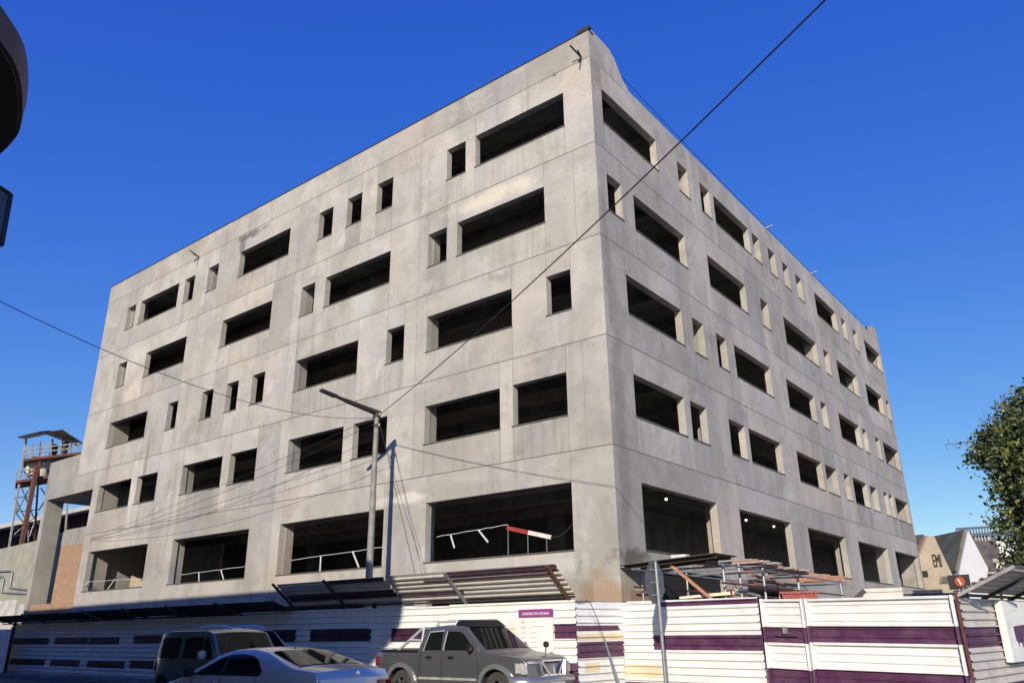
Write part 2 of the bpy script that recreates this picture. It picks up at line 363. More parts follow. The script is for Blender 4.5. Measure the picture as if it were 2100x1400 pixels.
# the lower portal wing at the left end
mb=MB(); mb.box((-41.0,0,9.5),(-LW-.003,.42,11.88)); mb.box((-LW-.0,.0,9.5),(PXL,TH,10.548)); mb.box((-41.0,.42,9.5),(PXL+TH-.003,3.2,9.85)); mb.build('portal_beam',M['wall'],bld)
mb=MB(); mb.hexa([(-40.75,0,0),(-40.28,0,0),(-40.75,1.0,0),(-40.28,1.0,0),(-40.95,.003,9.497),(-40.5,.003,9.497),(-40.95,1.0,9.497),(-40.5,1.0,9.497)]); mb.build('portal_fin',M['wall'],bld)
bk=1.03
c0,c1,c2=onY((98,1225),bk),onY((117,1175),bk),onY((163,1175),bk)
mb=MB(); mb.box((c1.x,bk,0),(PXL-.003,bk+.2,7.7)); mb.build('back_wall',M['wall'],bld)
mb=MB(); mb.box((c1.x+.02,bk-.05,0),(PXL-.01,bk-.003,6.75)); mb.build('block_infill',M['brick'],bld)
mb=MB(); mb.box((c0.x-.9,bk+.3,0),(c1.x-.003,bk+.35,6.8)); mb.build('slot_shade_panel',M['black'],bld); mb=MB(); mb.box((c0.x-.9,bk+.3,6.803),(c1.x-.003,bk+.36,7.7)); mb.build('slot_lintel',M['wall'],bld)  # black slot panel stands in for the deep shade of the gap
mb=MB(); mb.box((-40.27,.1,0),(PXL-.003,bk-.06,3.35)); mb.build('entrance_plinth',M['brick'],bld)
# three lit lamps hanging in the first two large side openings
lampm=NT('lamp_glow'); lampm.set(Emission_Strength=4.0); lampm.b.inputs['Emission Color'].default_value=(1,.97,.9,1); lampm=lampm.mat
for k,(q,lab) in enumerate((((1366,1023),'lit ceiling lamp alone in the first large side opening'),((1530,1066),'lit ceiling lamp, left of the pair in the second large side opening'),((1587,1079),'lit ceiling lamp, right of the pair in the second large side opening'))):
    p=onX(q,-1.6); t=thing('ceiling_lamp',lab,'lamp',p,0,'ceiling lamps lit inside the concrete block')
    mb=MB(); mb.lathe([(.001,-.05),(.036,-.036),(.05,0),(.036,.036),(.001,.05)],(0,0,0),'z',10); mb.build('bulb',lampm,t,smooth=60); MB().lathe([(.001,.10),(.03,.10),(.085,.045),(.075,.045),(.001,.085)],(0,0,0),'z',12).build('lamp_shade',M['darksteel'],t,smooth=40)
    mb=MB(); mb.tube([(0,0,.06),(0,0,6.75-p.z)],.012,6); mb.build('cord',M['black'],t)
# ------------------------------------------------------------------ ground
struct('ground',MB().box((-400,-300,-.6),(400,500,-.02)),M['earth'])
struct('road',MB().box((-200,-16.6,-.3),(200,-5.35,0)),M['asphalt'])
struct('side_road',MB().box((10.6,-5.35,-.3),(19,200,-.001)),M['asphalt'])
struct('cross_road',MB().box((10.6,-120,-.3),(19,-16.6,-.001)),M['asphalt'])
mb=MB(); mb.box((-200,-5.23,-.3),(9.0,-2.0,.1)); mb.box((-200,-5.35,-.3),(9.0,-5.232,.105)); struct('pavement',mb,M['paving'])
mb=MB(); mb.box((-200,-24.5,-.3),(10.4,-16.72,.12)); mb.box((-200,-16.718,-.3),(10.4,-16.6,.125)); struct('near_pavement',mb,M['paving'])

# ------------------------------------------------------------------ hoarding: ribbed sheets
def ribbed(mb, mp, s0, s1, z0, z1, stripes=(), period=.165, rib=.045, depth=.04, base=0, run=.012):
    """horizontal ribbed sheet; mp(s, z, d) -> point; stripes = (s0, s1, z0, z1, material)"""
    prof=[(z0,0)]; z=z0+.06
    while z<z1-.05:
        prof += [(z,0),(z+run,depth),(z+rib-run,depth),(z+rib,0)]; z += period
    prof.append((z1,0))
    zs=sorted({a for st in stripes for a in st[2:4] if z0<a<z1})
    cuts=sorted({s0,s1}|{a for st in stripes for a in st[:2] if s0<a<s1})
    pp=[]
    for (a,da),(b,db) in zip(prof,prof[1:]):
        seg=[(a,da)]+[(q,da+(db-da)*(q-a)/(b-a)) for q in zs if a+1e-4<q<b-1e-4]+[(b,db)]
        pp += list(zip(seg,seg[1:]))
    for (a,da),(b,db) in pp:
        for u,v in zip(cuts,cuts[1:]):
            m=base
            for st in stripes:
                if st[0]-1e-6<=(u+v)/2<=st[1] and st[2]<=(a+b)/2<=st[3]: m=st[4]
            mb.face([mp(u,a,da),mp(v,a,da),mp(v,b,db),mp(u,b,db)],m)
SH=[M['white'],M['purple'],M['cream'],M['dpurple']]
rf=random.Random(5)
fl=thing('site_fence','long white ribbed sheet hoarding with purple dashes along the street, half in shade','fence',(-29.75,-4.5,0))
def mpL(s,z,d): return V((s+29.75,-d,z))
xs=[-29.75,-26.0,-22.4,-18.9,-15.6,-12.2,-8.95,-5.6,-2.6,1.38]
st=[(-29.7,-25.97,1.24,1.52,1),(-25.4,-19.84,1.26,1.53,1),(-18.76,-14.9,1.28,1.58,1),(-14.2,-11.5,1.28,1.6,1),(-10.95,-8.9,1.3,1.65,1),(-8.27,-5.55,1.3,1.65,1),(-4.74,-1.6,1.32,1.66,1),(.76,1.38,1.36,1.68,1),
    (-29.6,-26.0,.4,.65,1),(-25.45,-22.8,.4,.66,1),(-22.17,-19.17,.4,.66,1),(-18.77,-15,.42,.7,1),(-14.3,-11,.42,.7,1),(-10,-6,.4,.72,1),(-5.2,-2.2,.4,.75,1),(.9,1.38,.4,.82,1)]
for a,b in zip(xs,xs[1:]):
    top=2.10+.10*min(1,(a+29.75)/18)+rf.uniform(-.012,.012); mb=MB(); off=rf.uniform(0,.012)+(.012 if xs.index(a)%2 else 0)
    dz=rf.uniform(-.015,.015)
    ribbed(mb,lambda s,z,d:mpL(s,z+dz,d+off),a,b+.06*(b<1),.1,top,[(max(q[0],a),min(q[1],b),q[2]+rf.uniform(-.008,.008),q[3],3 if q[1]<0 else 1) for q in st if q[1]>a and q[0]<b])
    mb.build('sheet_panel',SH,fl)
for (pa,pb,zt) in ((283,333,2.32),(494,561,2.38),(778,850,2.33)):
    a=onY((pa,1250),-4.46).x; b=onY((pb,1250),-4.46).x; mb=MB(); ribbed(mb,lambda s,z,d:mpL(s,z,d-.03),a,b,1.9,zt); mb.build('sheet_panel',SH,fl)
for x in xs[::2]+[1.3]:
    MB().box((x+29.75-.03,.05,0),(x+29.75+.03,.11,2.15)).build('post',M['steel'],fl)
MB().bar((-.05,-.02,.1),(-.05,-.02,2.3),.1,.1).build('end_post',M['darksteel'],fl)
# return piece at the street corner
A0=V((1.38,-4.5,0)); B0=V((1.6,-2.78,0)); e1=(B0-A0).normalized(); n1=V((e1.y,-e1.x,0)); l1=(B0-A0).length
fc=thing('corner_fence','short ribbed return panel of the hoarding at the street corner, purple and yellowed bands','fence',A0)
mb=MB(); ribbed(mb,lambda s,z,d:e1*s+n1*d+V((0,0,z)),.01,l1,.05,2.17,[(0,l1-.15,1.52,1.64,1),(0,l1,1.30,1.46,2),(0,l1,.93,1.28,1),(.25,.8,.62,.82,2),(0,l1,.05,.22,1)],period=.158)
mb.build('sheet_panel',SH,fc)
MB().box((-.02,-.03,2.17),(l1*.02+.05,l1,2.185)).build('cap_strip',M['purple'],fc)
# fence facing the corner and the double gate
aR=R(-9); eR=V((math.cos(aR),math.sin(aR),0)); nR=V((math.sin(aR),-math.cos(aR),0)); kR=B0.dot(V((-math.sin(aR),math.cos(aR),0)))
def onF(q): return pl(q,(-math.sin(aR),math.cos(aR),0),kR)
def sF(q): return (onF(q)-B0).dot(eR)
def mpR(s,z,d): return eR*s+nR*d+V((0,0,z))
sg=sF((1566,1300)); sm=sF((1658,1300)); se=sF((1972,1300))
fr=thing('side_fence','bright white ribbed hoarding behind the road sign with one thick purple band','fence',B0)
mb=MB(); ribbed(mb,mpR,.01,sg-.05,.03,2.16,[(sF((1352,1240)),sg,2.03,2.135,1),(sF((1341,1320)),sg,1.08,1.40,1),(0,sF((1358,1370)),.46,.76,2),(0,sF((1420,1390)),.03,.37,1)],period=.155); mb.build('sheet_panel',SH,fr)
for s in (.3,2.1,sg-.12): MB().bar(mpR(s,0,-.06),mpR(s,2.1,-.06),.06,.06).build('post',M['steel'],fr)
MB().bar(mpR(sF((1286,1232)),2.17,.005),mpR(sg-.06,2.14,.005),.03,.035).build('cap_rail',M['white'],fr)
gt=thing('site_gate','white framed site gate of two unequal ribbed leaves with wide purple bands','gate',B0+eR*sg)
def leaf(s0,s1,zt0,zt1,low):
    def mp(s,z,d): return eR*s+nR*d+V((0,0,z+(zt1-zt0)*(s-s0)/(s1-s0)))
    P1=(1.25,1.56); P2=(.42,.75); fr_=MB()
    zb=.08
    for s in (s0,s1-.09):
        zz=[zb,P2[0],P2[1],P1[0],P1[1],zt0]
        for k,(a,b) in enumerate(zip(zz,zz[1:])): fr_.bar(mp(s+.045,a,.012),mp(s+.045,b,.012),.09,.05,1 if k in (1,3) else 0)
    for z,m in ((zt0-.03,0),(P1[1]+.02,0),(P1[0]-.02,0),(P2[1]+.03,0),(zb+.03,0)):
        fr_.bar(mp(s0+.09,z,.008),mp(s1-.09,z,.008),.05,.045,m)
    lf=fr_.build('gate_leaf',SH,gt)
    mb=MB(); ribbed(mb,lambda s,z,d:mp(s,z,d-.03),s0+.05,s1-.05,zb,zt0-.02,[(s0,s1,*P1,1),(s0,s1,*P2,1)],period=.15,depth=.025)
    mb.build('sheet_infill',SH,lf); return mp,lf
MB().bar(eR*(sm-sg)+nR*-.035+V((0,0,.1)),eR*(sm-sg)+nR*-.035+V((0,0,2.07)),.10,.02).build('meeting_strip',M['white'],gt)
mp1,lf1=leaf(0,sm-sg-.004,2.12,2.09,0); mp2,lf2=leaf(sm-sg+.004,se-sg,2.09,2.05,0)
s_=sF((1613,1290))-sg; p=mp1(s_,1.5,.05); MB().box(p-V((.05,.05,.07)),p+V((.05,.02,.07))).build('latch',M['steel'],lf1); MB().bar(mp1(s_-.25,1.4,.04),mp1(s_+.25,1.4,.04),.03).build('bolt',M['purple'],lf1)
# shaded return beyond the gate
C0=B0+eR*(se+.04); e2=V((.15,.989,0)).normalized(); n2=V((.989,-.15,0)).normalized()
def onP(q): return pl(q,n2,C0.dot(n2))
fp=thing('return_fence','ribbed hoarding return in half shade at the right edge with a faded purple band','fence',C0)
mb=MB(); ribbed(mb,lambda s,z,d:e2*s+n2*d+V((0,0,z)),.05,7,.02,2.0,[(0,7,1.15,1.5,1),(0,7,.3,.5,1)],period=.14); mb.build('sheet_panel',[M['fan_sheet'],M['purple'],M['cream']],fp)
mb=MB(); mb.bar((0,-.02,0),(0,-.02,2.12),.035,.05); mb.build('post',M['oldrust'],fp)
sb0=(onP((2033,1236))-C0).dot(e2); sb1=sb0+2.0
sg_=thing('sign_box','thick white board with a purple smear fixed on the return hoarding by the gate','sign',C0+e2*sb0)
mpS=lambda s,z,d: e2*s+n2*d+V((0,0,z))
MB().hexa([mpS(s,z,d) for z in (.86,1.97) for s in (0,2.0) for d in (.04,.17)]).build('board',M['white'],sg_,bevel=.01)
mb=MB(); pg=[(.42,1.50),(1.9,1.56),(1.9,1.2),(1.2,1.2),(1.14,1.1),(1.06,1.2),(.88,1.22),(.80,1.08),(.74,1.2),(.60,1.21),(.55,1.13),(.50,1.22),(.44,1.24)]
mb.prism([mpS(s,z,.171) for s,z in pg],n2*.004); mb.build('purple_smear',M['purple'],sg_)
mb=MB(); mb.prism([mpS(s,z,.172) for s,z in ((.8,.98),(1.5,.98),(1.5,1.09),(.8,1.09))],n2*.02); mb.build('plaque',M['darksteel'],sg_)

# ------------------------------------------------------------------ sloping sheet fans above the hoarding
def fan(name,label,O,e,out,L,w,rise,brs,stripes,mats,br_mat,stub=.12,bw=.07):
    t=thing(name,label,'canopy',O,0,None); O=V(O); e=V(e); out=V(out)
    sl=math.hypot(w,rise); dn=(out*w+V((0,0,rise))).normalized(); nn=(out*rise-V((0,0,w))).normalized()   # underside normal
    mb=MB(); ribbed(mb,lambda s,z,d:e*s+dn*z+nn*(d-.03),0,L,0,sl,stripes,period=.158,rib=.10,depth=.036,run=.03)
    mb.build('roof_sheet',mats,t)
    mb=MB(); mb.bar(nn*.03,e*L+nn*.03,.05,.05); mb.bar(dn*sl*.96+nn*.0,e*L+dn*sl*.96,.02,.04) if False else None
    mb.build('bottom_rail',M['darksteel'],t)
    for s,m in brs:
        MB().bar(e*s+nn*.05-dn*.1,e*s+nn*.05+dn*(sl+stub),bw,bw*.8).build('bracket',m,t)
    return t
FS=[M['fan_sheet'],M['dpurple'],M['white']]
fan('sheet_canopy','sunlit ribbed sheet canopy tilted out above the notice board, end brackets rusty',(-4.3,-4.5,2.30),(1,0,0),(0,-1,0),5.68,.80,.66,[(2.29,M['steel']),(5.5,M['rust'])],[(2.2,5.68,.82,1.0,1),(1.3,5.5,.70,.78,1),(0,2.4,.22,.32,1)],FS,M['steel'],stub=.03)
fan('sheet_canopy','shaded ribbed sheet canopy in front of the lamp post foot',(-9.1,-4.5,2.32),(1,0,0),(0,-1,0),4.75,.80,.63,[(.0,M['darksteel']),(2.4,M['darksteel'])],[(2.4,4.7,.85,1.0,1),(0,4.75,.2,.5,1)],[M['fan_sheet'],M['dpurple']],M['darksteel'])
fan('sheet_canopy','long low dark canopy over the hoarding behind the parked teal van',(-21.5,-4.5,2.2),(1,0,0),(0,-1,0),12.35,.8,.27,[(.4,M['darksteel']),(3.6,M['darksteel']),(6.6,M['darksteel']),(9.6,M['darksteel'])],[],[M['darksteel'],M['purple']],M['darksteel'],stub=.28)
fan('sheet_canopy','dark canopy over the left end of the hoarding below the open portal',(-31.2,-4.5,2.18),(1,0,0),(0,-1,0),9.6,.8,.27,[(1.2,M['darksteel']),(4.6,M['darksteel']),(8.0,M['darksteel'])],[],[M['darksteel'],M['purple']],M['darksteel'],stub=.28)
fan('sheet_canopy','grey canopy tilted over the return hoarding at the right edge under the tree',C0+V((0,0,2.08)),e2,n2,7,.95,.42,[(.02,M['greywood']),(1.6,M['darksteel']),(3.2,M['darksteel']),(5,M['darksteel'])],[],[M['fan_sheet'],M['purple']],M['darksteel'],stub=.05)

# notice board on the fence
nb=thing('notice_board','white site notice board with purple title band and rows of small print','notice board',(-.92,-4.56,0))
MB().box((0,-.006,.75),(1.68,.01,1.835)).build('panel',M['white'],nb)
MB().box((.67,-.012,1.837),(1.69,.006,2.03)).build('title_band',plain('magenta_band',(.26,.055,.23),.45,var=.08),nb)
mW=plain('print_white',(.85,.8,.85),.5); mG=plain('print_grey',(.34,.34,.34),.6); mRd=plain('print_red',(.6,.04,.03),.5); mYl=plain('print_yellow',(.62,.5,.05),.5)
text_mesh('title_text','CONSTRUCTION SITE BASE',.082,mW,nb,frame((1.185,-.013,1.9),(1,0,0),(0,0,1)),align='CENTER',sx=.80)
for k,(z,a,b) in enumerate(((1.74,.14,.14),(1.71,.12,0),(1.63,.14,.4),(1.60,.16,.0),(1.49,.17,.17),(1.38,.16,.17),(1.28,.13,.16),(1.17,.15,.2),(1.06,.12,.14))):
    for x0,w in ((.74,a),(1.03,b)):
        if w: MB().box((x0,-.009,z),(x0+w,-.006,z+.013)).build('print_line',mG,nb)
mb=MB(); mb.box((.12,-.009,1.55),(.24,-.006,1.63)); mb.build('red_mark',mRd,nb)
mb=MB()
for x,w in ((.30,.05),(.36,.07),(.44,.05),(.50,.04)): mb.box((x,-.009,1.575),(x+w,-.006,1.605))
mb.build('yellow_mark',mYl,nb)

# ------------------------------------------------------------------ lamp post and cables
pb=onY((773,852),-1.65); PX,PY=pb.x,-1.65; PT=onY((773,848),-1.65).z
lp=thing('street_lamp','tall tan steel lamp post with a single arm, rising behind the hoarding','street lamp',(PX,PY,0))
MB().tube([(0,0,0),(0,0,4),(0,0,PT)],[.135,.12,.085],14).build('pole',M['pole'],lp,smooth=50)
tip=V((-.1,-2.55,.35))
mb=MB(); mb.tube([(0,.12,PT+.02),tip*.5+V((0,0,PT)),tip*.78+V((0,0,PT))],[.12,.09,.05],8); mb.build('arm',M['darksteel'],lp,smooth=50)
mb=MB(); mb.hexa([V((0,0,PT))+tip*k+V((sx*w,0,dz)) for dz in (-.05,.04) for k,w in ((.74,.12),(1.0,.1)) for sx in (-1,1)]); mb.build('lamp_head',M['darksteel'],lp,bevel=.015)
mb=MB(); mb.lathe([(.10,-.12),(.14,-.12),(.14,.04),(.10,.06),(.0,.06)],(0,0,PT),'z',14); mb.lathe([(.1,0),(.13,0),(.13,.08),(.1,.08)],(0,0,PT-.5),'z',14); mb.build('collar',M['darksteel'],lp)
for k,(dx,dz) in enumerate(((.16,-.05),(-.16,-.12),(.14,-.45))):
    mb=MB(); mb.lathe([(.0,-.06),(.035,-.05),(.045,0),(.03,.05),(0,.06)],(dx,0,PT+dz),'z',8); mb.bar((0,0,PT+dz-.03),(dx,0,PT+dz-.03),.025); mb.build('insulator',M['greywood'],lp)
def cable(label,p,q,sag,r=.016,cat='cable',name='overhead_cable',group=None,n=24):
    p=V(p); q=V(q); pts=[p.lerp(q,k/n)-V((0,0,4*sag*(k/n)*(1-k/n))) for k in range(n+1)]
    o=MB().tube([x-p for x in pts],r,6).build(name,M['cable'],smooth=60); o.location=p
    return tag(o,label,cat,group)
pole=lambda dz,dx=0: V((PX+dx,PY,PT+dz))
cable('thick black cable crossing the sky from the lamp post up to the top right',pole(-.05,.16),at((1930,-236),8.5),.30,.014)
cable('thin cable sagging from the left edge across the facade to the lamp post',pole(-.12,-.16),at((-170,530),13.5),.75,.008)
E0=onY((186,1103),-.08)
cable('upper strand of three from the lamp post to the left end of the facade',pole(-.10,-.16),E0,.15,.0095)
cable('middle strand of three from the lamp post to the left end of the facade',pole(-.35,-.14),E0+V((.05,0,-.05)),.35,.0095)
cable('lowest, most slack strand between the lamp post and the left end of the facade',pole(-.85,-.1),E0+V((.02,0,-.1)),.75,.009)
cable('taut stay wire slanting from the lamp post head down behind the sunlit canopy',pole(-.2,.1),onY((856,1196),-1.0),0,.010,name='stay_wire',n=2)
cable('loose wire hanging from the lamp post along the next wall pier to the canopy',pole(-.3,.1),onY((880,1200),-.25),.12,.008,name='stay_wire')

# ------------------------------------------------------------------ road sign seen from behind
sp=at((1342,1195),18.0); sp.z=0
sn=thing('road_sign','grey back of an octagonal road sign on a slim bent post before the hoarding','road sign',sp,R(92))
zc=2.49; rr=.47
mb=MB(); mb.prism([(rr*math.cos(R(22.5+45*k)),-.02,zc+rr*1.0*math.sin(R(22.5+45*k))) for k in range(8)],(0,.012,0)); mb.build('sign_plate',plain('sign_back',(.125,.125,.13),.5,.2,var=.1),sn)
mb=MB(); mb.tube([(.06,-.07,-.2),(.03,-.065,1.4),(0,-.06,zc+.44)],.038,10); mb.build('post',M['steel'],sn,smooth=50)
for dz in (-.26,0,.26):
    MB().box((-.2,-.045,zc+dz-.018),(.2,-.022,zc+dz+.018)).build('clamp',M['steel'],sn)

# ------------------------------------------------------------------ tapes and barrier in the first-floor openings
def tapeset(label,a,b,strips,y=.12):
    A=onY(a,y); B=onY(b,y); t=thing('barrier_tape',label,'barrier tape',A,0,'tape strung across the large openings')
    n=14; pts=[A.lerp(B,k/n)+V((0,0,rf.uniform(-.012,.012)))-A for k in range(n+1)]
    for k in range(n): pass
    MB().tube(pts,.012,5).build('tape_line',M['tape'],t)
    for (p,q,w) in strips:
        P=onY(p,y-.02)-A; Q=onY(q,y-.04)-A; MB().bar(P,Q,w,.012,up=(0,1,0)).build('strip',M['tape'],t)
tapeset('white tape across the leftmost large opening, ends knotted',(168,1193),(302,1185),[((183,1192),(170,1203),.05),((236,1186),(215,1216),.05),((286,1185),(276,1206),.05)])
tapeset('white tape with two upright strips in the second large opening from the left',(371,1178),(502,1161),[((408,1173),(408,1196),.06),((453,1168),(459,1189),.06)])
tapeset('white tape with two hanging strips in the large opening behind the lamp post',(598,1148),(786,1121),[((658,1140),(656,1172),.07),((723,1130),(736,1163),.07)])
tapeset('white tape with two slanting strips tied to the red and white barrier',(896,1100),(1042,1075),[((924,1096),(932,1123),.06),((981,1086),(1001,1111),.06)])
A=onY((1040,1082),.1); B=onY((1130,1101),.1); t=thing('barrier_board','red and white barrier board on thin rods in the opening nearest the corner','barrier',A)
mid=(B-A)*.5
MB().bar((0,0,0),mid,.05,.13,up=(0,0,1)).build('red_half',M['red'],t); MB().bar(mid,B-A,.05,.13).build('white_half',M['redwhite_w'],t)
zs_=3.85
for k in (.02,.48,.9): q=(B-A)*k; MB().tube([q,(q.x,q.y,zs_-A.z)],.016,6).build('rod',M['steel'],t)
q0=onY((1128,1101),.1)-A; q1=onY((1150,1098),.1)-A; q2=onY((1176,1071),.1)-A
MB().tube([q0,q0.lerp(q1,.5)+V((0,0,-.03)),q1,q1.lerp(q2,.5)+V((0,0,-.05)),q2],.022,6).build('hose',M['cable'],t,smooth=60)

# rod leaning on the corner return
a=at((1240,1312),18.6); b=at((1272,1412),18.0); c=at((1211,1236),18.9); t=thing('leaning_rod','thin grey rod with a wire, leaning on the corner return of the hoarding','rod',(b.x,b.y,0))
o=V((b.x,b.y,0)); MB().tube([(b-o)+(b-a)*((b.z-.02)/(a.z-b.z)),b-o,a-o],[.04,.035,.022],8).build('rod',M['steel'],t,smooth=60)
MB().tube([a-o,(a-o).lerp(c-o,.5)+V((.03,0,-.02)),c-o,c-o+V((-.12,0,.07))],.009,5).build('wire',M['cable'],t)
# ------------------------------------------------------------------ platform, scaffold and materials behind the side fence
pA=V((.06,-.15,3.27)); pB=onY((1466,1134),.1)
t=thing('plywood_canopy','dark plywood sheet canopy tilted up beside the building corner, seen from below','canopy',pA)
d=pB-pA
MB().hexa([q for dz in (0,.022) for dy in (0,1.5) for q in (V((0,dy,dz-.0)),d+V((0,dy,dz)))]).build('sheet',M['ply'],t)
for k in (.15,.8): MB().bar(d*.02+V((0,1.5*k,-.05)),d*.98+V((0,1.5*k,-.05)),.05,.09).build('joist',M['ply'],t)
MB().bar(onY((1371,1154),.35)-pA,onY((1470,1236),.6)-pA,.10,.08).build('brace',M['wood'],t)
MB().box(tuple(d*.62+V((-.2,.02,.02))),tuple(d*.62+V((.25,.3,.1)))).build('offcut',M['redwhite_w'],t)
sc=thing('scaffold','grey tube scaffold deck along the side wall, loaded with loose boards','scaffold',(2.9,1.2,0))
def P_(q,z): return onZ(q,z)
tops=[(1481,1148),(1514,1153),(1563,1160),(1634,1172),(1722,1188)]
zs=3.22
for k,q in enumerate(tops):
    p=P_(q,zs+.12); o=p-V((2.9,1.2,0)); MB().tube([(o.x,o.y,0),(o.x,o.y,zs+.1)],.042,8).build('standard',M['steel'],sc)
    MB().tube([(o.x-2.6,o.y,0),(o.x-2.6,o.y,zs+.1)],.035,8).build('standard',M['steel'],sc)
    MB().tube([(o.x-2.6,o.y,zs-.05),(o.x+.25,o.y,zs-.05)],.028,8).build('transom',M['steel'],sc)
a=P_(tops[0],zs)-V((2.9,1.2,0)); b=P_(tops[-1],zs)-V((2.9,1.2,0))
for dx,z in ((0,zs-.1),(-2.6,zs-.1),(0,2.65),(-2.6,2.65)): MB().tube([(a.x+dx,a.y-.2,z),(b.x+dx,b.y+.2,z)],.028,8).build('ledger',M['rust' if z<3 else 'steel'],sc)
rb=random.Random(21)
for i in range(30):
    k=i/29; q=(1548+k*200,1146.5+k*43); z=zs+.02+.075*(i%3)*.6
    p=onZ(q,z+.03); L=rb.uniform(1.2,2.1); ang=rb.uniform(-.10,.10); orange=(i%3==1 or i>21) and i%7
    e=V((-math.cos(ang),math.sin(ang),0)); p=p+e*rb.uniform(-.25,.25)
    o=MB().bar((0,0,0),e*L+V((0,0,rb.uniform(-.02,.05))),rb.uniform(.1,.2) if not orange else .08,.04 if not orange else .07).build('scaffold_board',M['wood' if orange else 'greywood'])
    o.location=p
    tag(o,'orange timber batten lying in the pile on the scaffold deck' if orange else 'grey board lying in the pile on the scaffold deck','board','orange battens piled on the scaffold' if orange else 'grey boards piled on the scaffold')
for (q1,q2,x,w,m,lab) in (((1538,1177),(1605,1196),2.4,.10,'wood','thick orange batten sloping down under the scaffold deck, the longer one'),((1537,1191),(1566,1202),2.0,.09,'wood','short orange batten sloping below the longer one under the deck'),((1490,1194),(1660,1207),2.2,.05,'greywood','long thin grey pole lying across the scaffold below the boards'),((1510,1209),(1556,1222),3.0,.12,'greywood','grey plank leaning behind the fence beside the cream cabin'),((1498,1207),(1504,1232),3.2,.05,'red','slim red post standing behind the fence by the cream cabin')):
    A=onX(q1,x); B=onX(q2,x); o=MB().bar((0,0,0),B-A,w,w*.6).build('loose_timber' if m!='red' else 'marker_post',M[m]); o.location=A; tag(o,lab,'timber' if m!='red' else 'post')
def facing(q0,q1,dist,depth,z0,z1):
    A=at(q0,dist); B=at(q1,dist); e=(B-A); e.z=0; L=e.length; e.normalize(); n=V((-e.y,e.x,0)); A.z=0
    return A,e,n,L
A,e,n,L=facing((1399,1220),(1500,1220),23.5,2,0,0)
t=thing('site_cabin','low cream cabin roof showing just above the fence beside the road sign','cabin',A,math.atan2(e.y,e.x))
zt=at((1450,1222),23.5).z
MB().box((0,0,0),(L,2,zt-.06)).build('cabin_wall',M['cream'],t)
MB().hexa([(-.08,-.1,zt-.06),(L+.08,-.1,zt+.03),(-.08,2.1,zt-.06),(L+.08,2.1,zt+.03),(-.08,-.1,zt),(L+.08,-.1,zt+.12),(-.08,2.1,zt),(L+.08,2.1,zt+.12)]).build('cabin_roof',M['cream'],t)
A,e,n,L=facing((1603,1220),(1677,1220),24.5,2,0,0)
t=thing('rubble_skip','red slatted skip standing behind the gate under the scaffold','skip',A,math.atan2(e.y,e.x))
zt=at((1640,1214),24.5).z
mb=MB(); mb.hexa([(.2,0,.2),(L-.2,0,.2),(.2,1.4,.2),(L-.2,1.4,.2),(0,-.1,zt),(L,-.1,zt),(0,1.5,zt),(L,1.5,zt)]); mb.build('skip_body',M['red'],t)
mb=MB()
for k in range(9): x=.05+k*(L-.1)/8; mb.bar((.2+(x)*(L-.4)/L,-.02,.2),(x,-.13,zt),.04,.04)
mb.bar((-.05,-.13,zt),(L+.05,-.13,zt),.06,.06); mb.build('skip_rib',plain('worn_red',(.30,.07,.06),.6,var=.3),t)
A,e,n,L=facing((1769,1215),(1852,1215),26,2,0,0)
zt=at((1810,1204.5),26).z; o=thing('leaning_sheet','pale grey roofing sheet leaning behind the gate near the building end','roofing sheet',A,math.atan2(e.y,e.x))
mb=MB(); ribbed(mb,lambda s,z,d:V((s,-d+z*.12,z)),0,L,0,zt,period=.2); mb.build('sheet',M['fan_sheet'],o); MB().bar((L*.5,.9,0),(L*.5,.12*zt+.06,zt-.15),.06,.06).build('prop',M['greywood'],o)
A,e,n,L=facing((1745,1215),(1768,1208),25,2,0,0)
o=MB().bar((0,0,at((1745,1226),25).z-.1),e*L*1.2+V((0,0,at((1768,1210),25).z)),.5,.12).build('loose_timber',M['darksteel']); o.location=A; tag(o,'dark debris board propped up left of the leaning grey sheet','timber')
A,e,n,L=facing((1850,1213),(1985,1208),33,2,0,0)
t=thing('boundary_wall','dark grey wall with a pale coping beyond the gate, below the gabled shop','wall',A,math.atan2(e.y,e.x)); zt=at((1900,1209),33).z
MB().box((0,0,0),(L,.3,zt-.12)).build('wall_face',plain('dark_wall',(.10,.10,.105),.9,var=.3),t); MB().box((-.05,-.06,zt-.12),(L*.62,.36,zt)).build('coping',M['greywood'],t)

# ------------------------------------------------------------------ buildings beyond the right end
def gable(name,label,cat,nrm,centre,dist,poly,depth,mwall,mroof,roof_idx):
    nrm=V(nrm).normalized(); c=at(centre,dist); k=c.dot(nrm); pts=[pl(q,nrm,k) for q in poly]
    o=V((c.x,c.y,0)); t=thing(name,label,cat,o)
    lo=[p-o for p in pts]; g=[V((p.x,p.y,0)) for p in (lo[0],lo[-1])]
    mb=MB(); mb.prism([g[0]]+lo+[g[1]],-nrm*depth); mb.build('wall',mwall,t)
    mb=MB()
    for a,b in roof_idx:
        A=lo[a]; B=lo[b]; off=(B-A).cross(nrm).normalized(); off=off if off.z>0 else -off
        mb.hexa([A+off*.01-nrm*.25,B+off*.01-nrm*.25,A+off*.01-nrm*(depth+.3),B+off*.01-nrm*(depth+.3),A+off*.25-nrm*.25,B+off*.25-nrm*.25,A+off*.25-nrm*(depth+.3),B+off*.25-nrm*(depth+.3)])
    mb.build('roof',mroof,t); return t,nrm,k,o
nG=(.80,-.60,0)
mRoofB=plain('brown_roof',(.13,.10,.085),.9,var=.4,sc=1.2); mRoofG=plain('green_roof',(.12,.125,.085),.9,var=.45,sc=.9,dirt=((.16,.08,.06),.7,.5))
